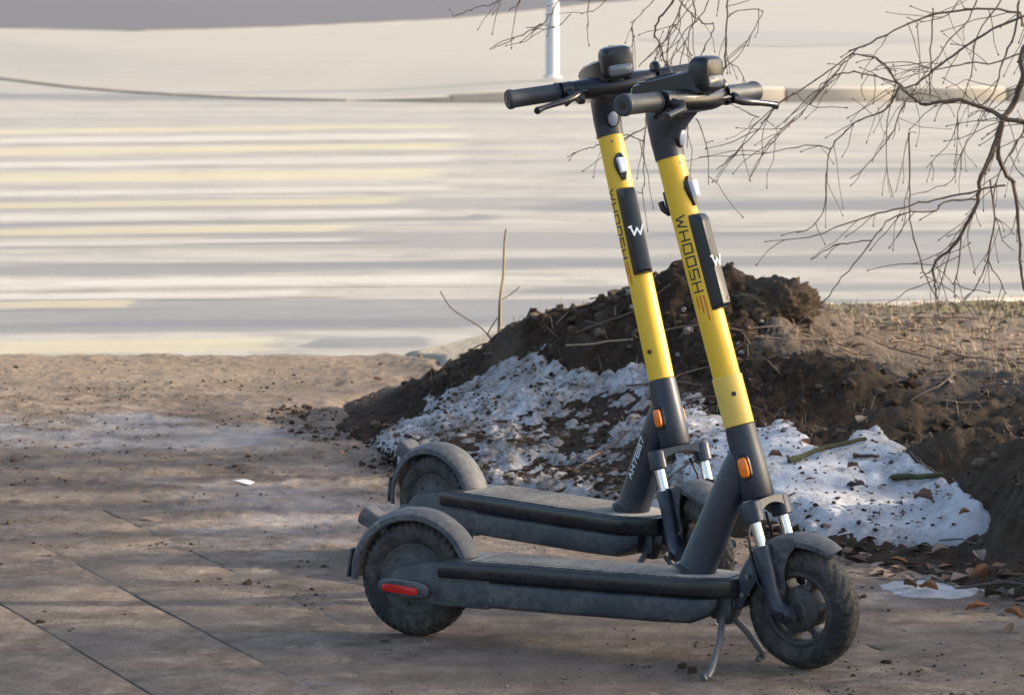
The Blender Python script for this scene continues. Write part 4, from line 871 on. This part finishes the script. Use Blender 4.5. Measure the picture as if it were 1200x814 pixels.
# ================================================================== SMALL THINGS ON THE GROUND
M['leaf'] = dusty('dead_leaf', (.14, .066, .034), dust=(.20, .125, .075), amount=.4, rough=.7, top=.2, scale=30)
M['leaf_orange'] = dusty('orange_leaf', (.30, .125, .045), dust=(.22, .13, .07), amount=.3, rough=.7, top=.2, scale=30)
M['leaf_pale'] = dusty('pale_leaf', (.30, .21, .15), dust=(.22, .16, .12), amount=.3, rough=.7, top=.2, scale=30)
M['leaf_dark'] = dusty('dark_leaf', (.07, .042, .028), dust=(.16, .1, .06), amount=.3, rough=.7, top=.2, scale=30)
M['moss'] = dusty('mossy_bark', (.032, .027, .021), dust=(.10, .12, .035), amount=.9, rough=.9, top=.15, scale=22)
M['straw'] = dusty('dry_straw', (.38, .29, .16), dust=(.5, .42, .28), amount=.3, rough=.8, top=.2, scale=40)
M['paper'] = plain('paper_scrap', (.72, .72, .70), .8); M['stone'] = dusty('grey_stone', (.22, .20, .18), dust=(.34, .29, .24), amount=.5, rough=.9, top=.3, scale=30)
def leaf_mesh(rs, nm, mat, L=.06, W=.036):
    b = MB(); n = 6; rows = []; curl = rs.uniform(.9, 2.2); tw_ = rs.uniform(-.5, .5)
    for k in range(n+1):
        u = k/n; wd = W/2*math.sin(PI*min(1, u*.93+.05))**.8*(1+.25*rs.uniform(-1, 1)); z = .010*math.sin(u*PI)*curl+.012*curl*(u-.5)**2*4*rs.uniform(.3, 1); t = tw_*(u-.5)
        rows.append([((u-.5)*L, -wd*math.cos(t), z+wd*curl*.45-wd*math.sin(t)+.002), ((u-.5)*L, 0, z), ((u-.5)*L, wd*math.cos(t), z+wd*curl*.45+wd*math.sin(t)+.002)])
    up = [p for r in rows for p in r]; dnv = [(x, y, z-.0012) for x, y, z in up]; m = len(up); f = []
    for k in range(n):
        for j in range(2):
            a = k*3+j; f += [(a, a+3, a+4, a+1), (m+a, m+a+1, m+a+4, m+a+3)]
    edge = [k*3 for k in range(n+1)]+[n*3+1]+[k*3+2 for k in range(n, -1, -1)]+[1]
    for a, c in zip(edge, edge[1:]+edge[:1]): f.append((a, c, m+c, m+a))
    b.add(up+dnv, f); return b.mesh(nm, M[mat], angle=60)
lrs = np.random.default_rng(4)
LM = {m: [leaf_mesh(lrs, 'dry_leaf', m) for _ in range(4)] for m in ('leaf', 'leaf_orange', 'leaf_pale', 'leaf_dark')}
def put_leaf(px, py, size, mat, label, group=None, rz=None, lift=.002):
    p = on_terrain(px, py); 
    o = link('dry_leaf', LM[mat][lrs.integers(4)]); o.location = (p[0], p[1], surf(p[0], p[1])+lift); s = size/.06*.74; o.scale = (s, s, s)
    o.rotation_euler = (lrs.uniform(-.35, .35), lrs.uniform(-.3, .3), lrs.uniform(0, 6.28) if rz is None else rz); tag(o, label, 'leaf', group); return o
Ztop = np.maximum(np.maximum(Zs, np.where((dR > 0) & (GX > .3), ZR, -1)), np.where((dL > 0) & (GX <= .36), ZL, -1))
def surf(x, y):
    i = int(round((x+3.2)/.011)); j = int(round((y-5.0)/.011)); return float(Ztop[min(max(j, 0), Ztop.shape[0]-1), min(max(i, 0), Ztop.shape[1]-1)])
for px, py, sz, mt, lb in (
 (908, 554, .05, 'leaf', 'brown leaf on the snow right beside the front scooter neck'), (944, 529, .055, 'leaf_orange', 'tan leaf on the snow above the long mossy stick'),
 (1000, 565, .045, 'leaf', 'small brown leaf on the snow just below the long mossy stick'), (1003, 591, .075, 'leaf_dark', 'large crumpled dark brown leaf in the middle of the white snow'),
 (1083, 610, .075, 'leaf', 'broad brown leaf lying on the snow below the short green stick'), (1027, 618, .04, 'leaf_dark', 'narrow dark leaf standing near the lower edge of the snow'),
 (1054, 613, .035, 'leaf_dark', 'small dark leaf on the snow left of the broad brown leaf'), (1130, 622, .04, 'leaf_orange', 'small orange leaf at the right lower edge of the snow'),
 (1103, 655, .06, 'leaf_pale', 'pale leaf on dark soil just below the snow patch'), (1148, 660, .065, 'leaf_pale', 'large pale pinkish leaf on dark soil at far right'),
 (1053, 661, .06, 'leaf_orange', 'tan leaf on soil between the front wheel and the pale leaves'), (1087, 697, .06, 'leaf_orange', 'orange leaf on the pale strip in front of the soil'),
 (1066, 693, .05, 'leaf', 'brown leaf just left of the orange leaf on the pale strip'), (1146, 719, .07, 'leaf_orange', 'bright orange leaf lying on the bare dirt at lower right'),
 (1186, 728, .06, 'leaf_orange', 'orange leaf at the right picture edge, upper of two'), (1184, 741, .06, 'leaf_orange', 'curled orange leaf at the right picture edge, lower of two'),
 (1150, 690, .10, 'leaf', 'big brown leaf at the foot of the soil bank at right'), (1168, 704, .09, 'leaf_dark', 'dark leaf in front of the big brown leaf at right'),
 (402, 538, .045, 'leaf_orange', 'small orange leaf on dirt left of the dirty snow'), (382, 551, .035, 'leaf', 'small brown leaf nearest the dirt patch left of the rear wheels'),
 (378, 534, .03, 'leaf_pale', 'small pale tan leaf left of the dirty snow'), (442, 447, .04, 'leaf_orange', 'small orange leaf on the sandy ground by the weed stem'),
 (765, 481, .05, 'leaf_orange', 'orange leaf on snow just right of the rear scooter neck'), (1010, 500, .07, 'leaf_pale', 'pale curled leaf stuck at the top edge of the snow')):
    put_leaf(px, py, sz, mt, lb)
# sticks on the snow
def stick(name, pix, r0, r1, mat, label, cat, lift=.004):
    G_ = [on_terrain(px, py) for px, py in pix]; za, zb = surf(*G_[0][:2]), surf(*G_[-1][:2]); n_ = len(G_)
    P3 = [(q[0], q[1], max(za+(zb-za)*k/(n_-1), surf(q[0], q[1])-r0*.6)+lift+r0*.7) for k, q in enumerate(G_)]
    rs = np.random.default_rng(int(pix[0][0])); sp = smooth_path(P3, 4); sp = [np.array(q)+rs.normal(0, r0*.16, 3) for q in sp]; m = len(sp)
    o = MB().tube(sp, [(r0+(r1-r0)*k/(m-1))*(1+rs.uniform(-.12, .14)) for k in range(m)], 8).build(name, M[mat]); tag(o, label, cat); return o
stick('stick', [(925, 555), (950, 548), (980, 541), (1014, 533)], .0085, .0055, 'moss', 'long dark mossy stick lying on the white snow', 'stick')
stick('stick', [(1044, 576), (1062, 577), (1085, 577), (1103, 572)], .0085, .006, 'moss', 'short green mossy stick on the right part of the snow', 'stick')
stick('stick', [(1000, 547), (1012, 551), (1030, 551)], .006, .004, 'leaf_dark', 'short black stick on snow beside the long mossy stick', 'stick')
stick('stick', [(1066, 532), (1075, 547), (1090, 562), (1102, 573)], .0028, .002, 'twig', 'thin curved twig touching the short green mossy stick', 'stick')
stick('stick', [(1240, 700), (1180, 690), (1120, 694)], .006, .003, 'bark', 'grey twig at the foot of the soil bank at right', 'stick')
stick('wire', [(664, 411), (690, 412), (715, 411), (742, 409)], .0026, .0026, 'straw', 'thin pale wire lying across the dark soil heap', 'wire', .012)
# scraps
def scrap(px, py, w_, l_, label, mat='paper'):
    q = on_terrain(px, py); b = MB(); b.loft([[(-w_/2, y, .003+.004*math.sin(y*60)), (w_/2, y*1.1, .005+.004*math.cos(y*70)), (w_/2, y*1.1, .006+.004*math.cos(y*70)), (-w_/2, y, .004+.004*math.sin(y*60))] for y in np.linspace(-l_/2, l_/2, 6)])
    o = b.build('paper_scrap', M[mat]); o.location = (q[0], q[1], surf(q[0], q[1])+.001); o.rotation_euler = (0, 0, 1.1); tag(o, label, 'scrap')
scrap(285, 567, .02, .055, 'small white paper scrap on the dirt left of the scooters'); scrap(176, 611, .02, .05, 'greyish paper scrap on the slabs at left', 'leaf_pale')
# dead weed stems on the heap
def weed(nm, stems, y, label):
    q = at_y(*stems[0][0][0], y); o = empty(nm, (q[0], q[1], q[2]-.03)); tag(o, label, 'plant')
    for px, r0, r1 in stems:
        P3 = [at_y(a, c, y+random.uniform(-.03, .03)) for a, c in px]; sp = smooth_path(P3, 4); m = len(sp)
        MB().tube([Vector(t)-o.location for t in sp], [r0+(r1-r0)*k/(m-1) for k in range(m)], 7).build('stem', M['straw' if r0 > .004 else 'twig'], o)
weed('dead_weed', [([(583, 406), (585, 385), (586, 352), (590, 320), (591, 285), (593, 268)], .0068, .0024), ([(586, 352), (598, 345), (609, 336)], .002, .0014), ([(580, 404), (565, 385), (545, 372), (528, 360), (516, 341)], .0026, .0016), ([(578, 400), (560, 405), (548, 413)], .0022, .0018), ([(583, 395), (600, 380), (622, 373)], .002, .0014), ([(576, 396), (572, 390), (583, 372)], .0022, .0018)], 11.28, 'dead upright weed stem on the left end of the soil heap')

# ---- loose stuff: clods, pebbles, litter, grass
def lump_base(rs, n=8, sub=2):
    out = []
    for _ in range(n):
        bm = bmesh.new(); bmesh.ops.create_icosphere(bm, subdivisions=sub, radius=1); 
        d = rs.normal(size=(9, 3)); 
        for v in bm.verts:
            f = 1+sum(.075*math.sin(2.6*v.co.dot(Vector(k))+i) for i, k in enumerate(d))+rs.uniform(-.20, .20); v.co *= f; v.co.z *= .75
        out.append((np.array([v.co[:] for v in bm.verts]), np.array([[v.index for v in f.verts] for f in bm.faces]))); bm.free()
    return out
LB = lump_base(np.random.default_rng(9)); LB1 = lump_base(np.random.default_rng(19), 8, 1)
def scatter_lumps(name, pts, sizes, mat, label, rs, LB=LB):
    V = []; F = []; o = 0
    for (x, y, z), s in zip(pts, sizes):
        v, f = LB[rs.integers(len(LB))]; a = rs.random()*6.28; c, n_ = math.cos(a), math.sin(a); sc3 = s*rs.uniform(.7, 1.3, 3)
        q = v*sc3; q = np.stack([q[:, 0]*c-q[:, 1]*n_, q[:, 0]*n_+q[:, 1]*c, q[:, 2]], 1)+np.array([x, y, z]); V.append(q); F.append(f+o); o += len(v)
    V = np.concatenate(V); F = np.concatenate(F); me = bpy.data.meshes.new(name)
    me.vertices.add(len(V)); me.vertices.foreach_set('co', V.astype(np.float32).ravel()); me.loops.add(len(F)*3); me.loops.foreach_set('vertex_index', F.astype(np.int32).ravel())
    me.polygons.add(len(F)); me.polygons.foreach_set('loop_start', (np.arange(len(F))*3).astype(np.int32)); me.update(calc_edges=True); me.materials.append(M[mat]); me.shade_flat()
    if mat == 'soil':
        at = me.attributes.new('dry', 'FLOAT', 'POINT'); at.data.foreach_set('value', np.repeat(rs.random(len(pts))**2*.7, len(LB[0][0])).astype(np.float32))
    o_ = link(name, me); tag(o_, label, kind='stuff'); return o_
srs = np.random.default_rng(17)
def pick(mask, n):
    j, i = np.nonzero(mask); k = srs.integers(0, len(j), n); x = GX[j[k], i[k]]+srs.uniform(-.005, .005, n); y = GY[j[k], i[k]]+srs.uniform(-.005, .005, n); return x, y, Ztop[j[k], i[k]], j[k], i[k]
soil_area = (on_heap > .15) & (lawnf < .1) & (dR < -2) & (GY < 11.6)
crest = soil_area & (H > .12) & (dL < 4)
x, y, z, j, i = pick(crest, 6500); s = .0018+.019*srs.random(6500)**7
P_ = list(zip(x, y, z+s*.25)); S_ = list(s)
x, y, z, j, i = pick(soil_area & (dL < 0), 1800); s = .002+.013*srs.random(1800)**5; P_ += list(zip(x, y, z+s*.2)); S_ += list(s)
x, y, z, j, i = pick((dL > 0) & (fbm(GX, GY, 7, 4, 401, .6) > -.1), 2600); s = .0015+.006*srs.random(2600)**3; P_ += list(zip(x, y, z+s*.2)); S_ += list(s)
x, y, z, j, i = pick((dR > 0) & (GX > .4), 700); s = .001+.005*srs.random(700)**3; P_ += list(zip(x, y, z+s*.2)); S_ += list(s)
x, y, z, j, i = pick((on_heap < .3) & (GY > 9.4) & (GY < 12.2) & (np.abs(behind) < .35) & (GX > -.75) & (fbm(GX, GY, 4, 4, 421, .6) > 0), 900); s = .0015+.010*srs.random(900)**6; P_ += list(zip(x, y, z+s*.2)); S_ += list(s)
scatter_lumps('soil_clods', P_, S_, 'soil', 'loose crumbs and clods of dark soil', srs)
x, y, z, j, i = pick((on_heap < .1) & (GY < 12.6) & (fbm(GX, GY, 2.5, 5, 411, .65) > .08), 1600); s = .0010+.005*srs.random(1600)**5
scatter_lumps('pebbles', list(zip(x, y, z+s*.3)), s, 'stone', 'small pebbles strewn over the dirt', srs)
for nm, msk, n, big in (('dirt_crumbs', dark > .3, 7000, .0045), ('dirt_crumbs', fbm(GX, GY, 5, 5, 431, .7) > .12, 4200, .0035), ('dirt_crumbs', dark > .35, 420, .011)):
    x, y, z, j, i = pick((on_heap < .1) & (GY < 12.6) & msk, n); s = .0009+big*srs.random(n)**3.5
    scatter_lumps(nm, list(zip(x, y, z+s*.2)), s, 'soil', 'dark crumbs of soil strewn over the dirt', srs, LB1 if big < .01 else LB)
x, y, z, j, i = pick(crest & (GX > .3) & (GX < .95) & (GY > 10.3), 60); s = .005+.011*srs.random(60)**2
scatter_lumps('heap_stones', list(zip(x, y, z+s*.3)), s, 'stone', 'grey stones and gravel on the soil heap', srs)
# the big clod on top of the heap
q = at_y(908, 360, 10.74); bm = bmesh.new(); bmesh.ops.create_icosphere(bm, subdivisions=5, radius=.098)
cv = np.array([v.co[:] for v in bm.verts]); dd_ = .045*fbm(cv[:, 0]+cv[:, 2]*.7, cv[:, 1]-cv[:, 2]*.6, 14, 4, 200, .6)+.03*np.abs(fbm(cv[:, 0]-cv[:, 2], cv[:, 1]+cv[:, 2], 45, 3, 210))+.028*np.abs(fbm(cv[:, 0]*1.3+cv[:, 1], cv[:, 2]+cv[:, 1]*.4, 60, 3, 215))
for v, d_ in zip(bm.verts, dd_): v.co = v.co*(1+d_/.098); v.co.z *= .82; v.co.x *= 1.12
me = bpy.data.meshes.new('soil_clod'); bm.to_mesh(me); bm.free(); me.materials.append(M['soil']); me.shade_smooth()
at = me.attributes.new('dry', 'FLOAT', 'POINT'); at.data.foreach_set('value', np.full(len(me.vertices), .30, np.float32))
o = link('soil_clod', me); o.location = q; tag(o, 'big rounded crumbly clod of soil on top of the heap', 'clod')
# leaf litter on lawn and along the foot of the bank
def litter(name, mask, n, mats, smin, smax, label):
    x, y, z, j, i = pick(mask, n); b = {m: MB() for m in mats}
    for k in range(n):
        m = mats[srs.integers(len(mats))]; s = srs.uniform(smin, smax); a = srs.random()*6.28; tlt = srs.uniform(-.6, .6); c, n_ = math.cos(a)*s, math.sin(a)*s
        cz_, w_ = z[k]+.006, .5; h = srs.uniform(.1, .4)*s
        b[m].add([(x[k]-c, y[k]-n_, cz_), (x[k]+n_*w_, y[k]-c*w_, cz_+h+tlt*s*.3), (x[k]+c, y[k]+n_, cz_+h*.4), (x[k]-n_*w_, y[k]+c*w_, cz_+h-tlt*s*.3)], [(0, 1, 2), (0, 2, 3)])
    for m in mats: o = b[m].build(name, M[m], None, smooth=False); tag(o, label, kind='stuff')
foot = (GX > .5) & (np.abs(behind-.05) < .22) & (dR < 0)
litter('leaf_litter', foot, 520, ['leaf', 'leaf_dark', 'leaf_pale'], .010, .034, 'brown leaf litter along the foot of the soil bank')
litter('leaf_litter', (lawnf > .05) & (GX < 2.9) & (GY < 13.05+.3*(GX-1.1)), 2600, ['leaf', 'leaf_dark', 'leaf_pale'], .008, .024, 'dead leaves scattered over the scruffy lawn')
litter('leaf_litter', (dR > -2) & (GX > .4), 60, ['leaf', 'leaf_dark'], .008, .018, 'leaf bits on the white snow patch')
litter('leaf_litter', (dL > 0) & (GY < 10.3), 500, ['leaf', 'leaf_dark'], .006, .014, 'brown leaf bits in the dirty snow')
litter('leaf_litter', soil_area, 700, ['leaf', 'leaf_dark'], .006, .016, 'leaf bits in the dark soil')
def grass(mask, n, hmin, hmax, mat, label, lean=.6):
    x, y, z, j, i = pick(mask, n); b = MB()
    for k in range(n):
        h = srs.uniform(hmin, hmax); a = srs.random()*6.28; l = lean*srs.random()*h*1.4; wv = .0012; ca, sa = math.cos(a), math.sin(a); p = (x[k], y[k], z[k])
        b.add([(p[0]-sa*wv, p[1]+ca*wv, p[2]-.005), (p[0]+sa*wv, p[1]-ca*wv, p[2]-.005), (p[0]+ca*l*.5+sa*wv*.7, p[1]+sa*l*.5-ca*wv*.7, p[2]+h*.6), (p[0]+ca*l*.5-sa*wv*.7, p[1]+sa*l*.5+ca*wv*.7, p[2]+h*.6), (p[0]+ca*l, p[1]+sa*l, p[2]+h*.8)], [(0, 1, 2, 3), (3, 2, 4)])
    o = b.build('grass', M[mat], None, smooth=False); tag(o, label, kind='stuff')
M['grass'] = dusty('dull_grass', (.10, .12, .04), dust=(.26, .22, .12), amount=.4, rough=.7, top=.1, scale=20)
lawn_on = (lawnf > 0) & (GX < 2.9) & (GY < 13.05+.3*(GX-1.1))
grass(lawn_on, 5200, .015, .05, 'straw', 'dry matted grass on the lawn', 1.3)
grass((lawnf > .0) & (GY > 12.5) & (GY < 13.02+.3*(GX-1.1)) & (GX < 2.9) & (fbm(GX, GY, 3, 3, 301) > -.1), 1800, .015, .05, 'grass', 'dull green grass along the lawn kerb', .9)
grass((on_heap > .2) & (lawnf < 0) & (H > .1), 700, .015, .06, 'straw', 'stray straws on the soil heap', 1.2)

# fallen twigs on the lawn and the bank, one joined mass of thin sticks
b = MB(); x, y, z, j, i = pick(((lawnf > -.1) & (GX < 2.6) & (GY < 12.9)) | (soil_area & (GX > .2)), 170)
for k in range(170):
    a = srs.normal(.15, .6)+(PI if srs.random() < .5 else 0); L = srs.uniform(.05, .34); q = [np.array([x[k]+math.cos(a)*L*(u-.5)+srs.normal(0, .006), y[k]+math.sin(a)*L*(u-.5)+srs.normal(0, .006), 0]) for u in (0, .33, .66, 1)]
    for t in q: t[2] = surf(t[0], t[1])+.006+srs.uniform(0, .012)
    r = srs.uniform(.0012, .0034); b.tube(smooth_path(q, 2), r, 4)
tag(b.build('fallen_twigs', M['twig']), 'thin fallen twigs on the lawn and bank', kind='stuff')
# last remnant of snow at the foot of the bank
S3 = [(1020, 686), (1045, 677), (1085, 676), (1120, 684), (1152, 692), (1130, 699), (1085, 697), (1050, 695)]
PX3, PY3 = project(GX, GY, np.maximum(Zs, 0)); d3 = polydist(PX3, PY3, S3)+7*fbm(GX, GY, 12, 4, 160)
snow_sheet('snow_patch', Ztop+.007*sstep(0, 6, d3)-.012*sstep(0, -4, d3)+.003*fbm(GX, GY, 30, 3, 161), d3 > -4, .35+0*GX, .45+0*GX, 'small thin remnant of snow at the foot of the soil bank at lower right')
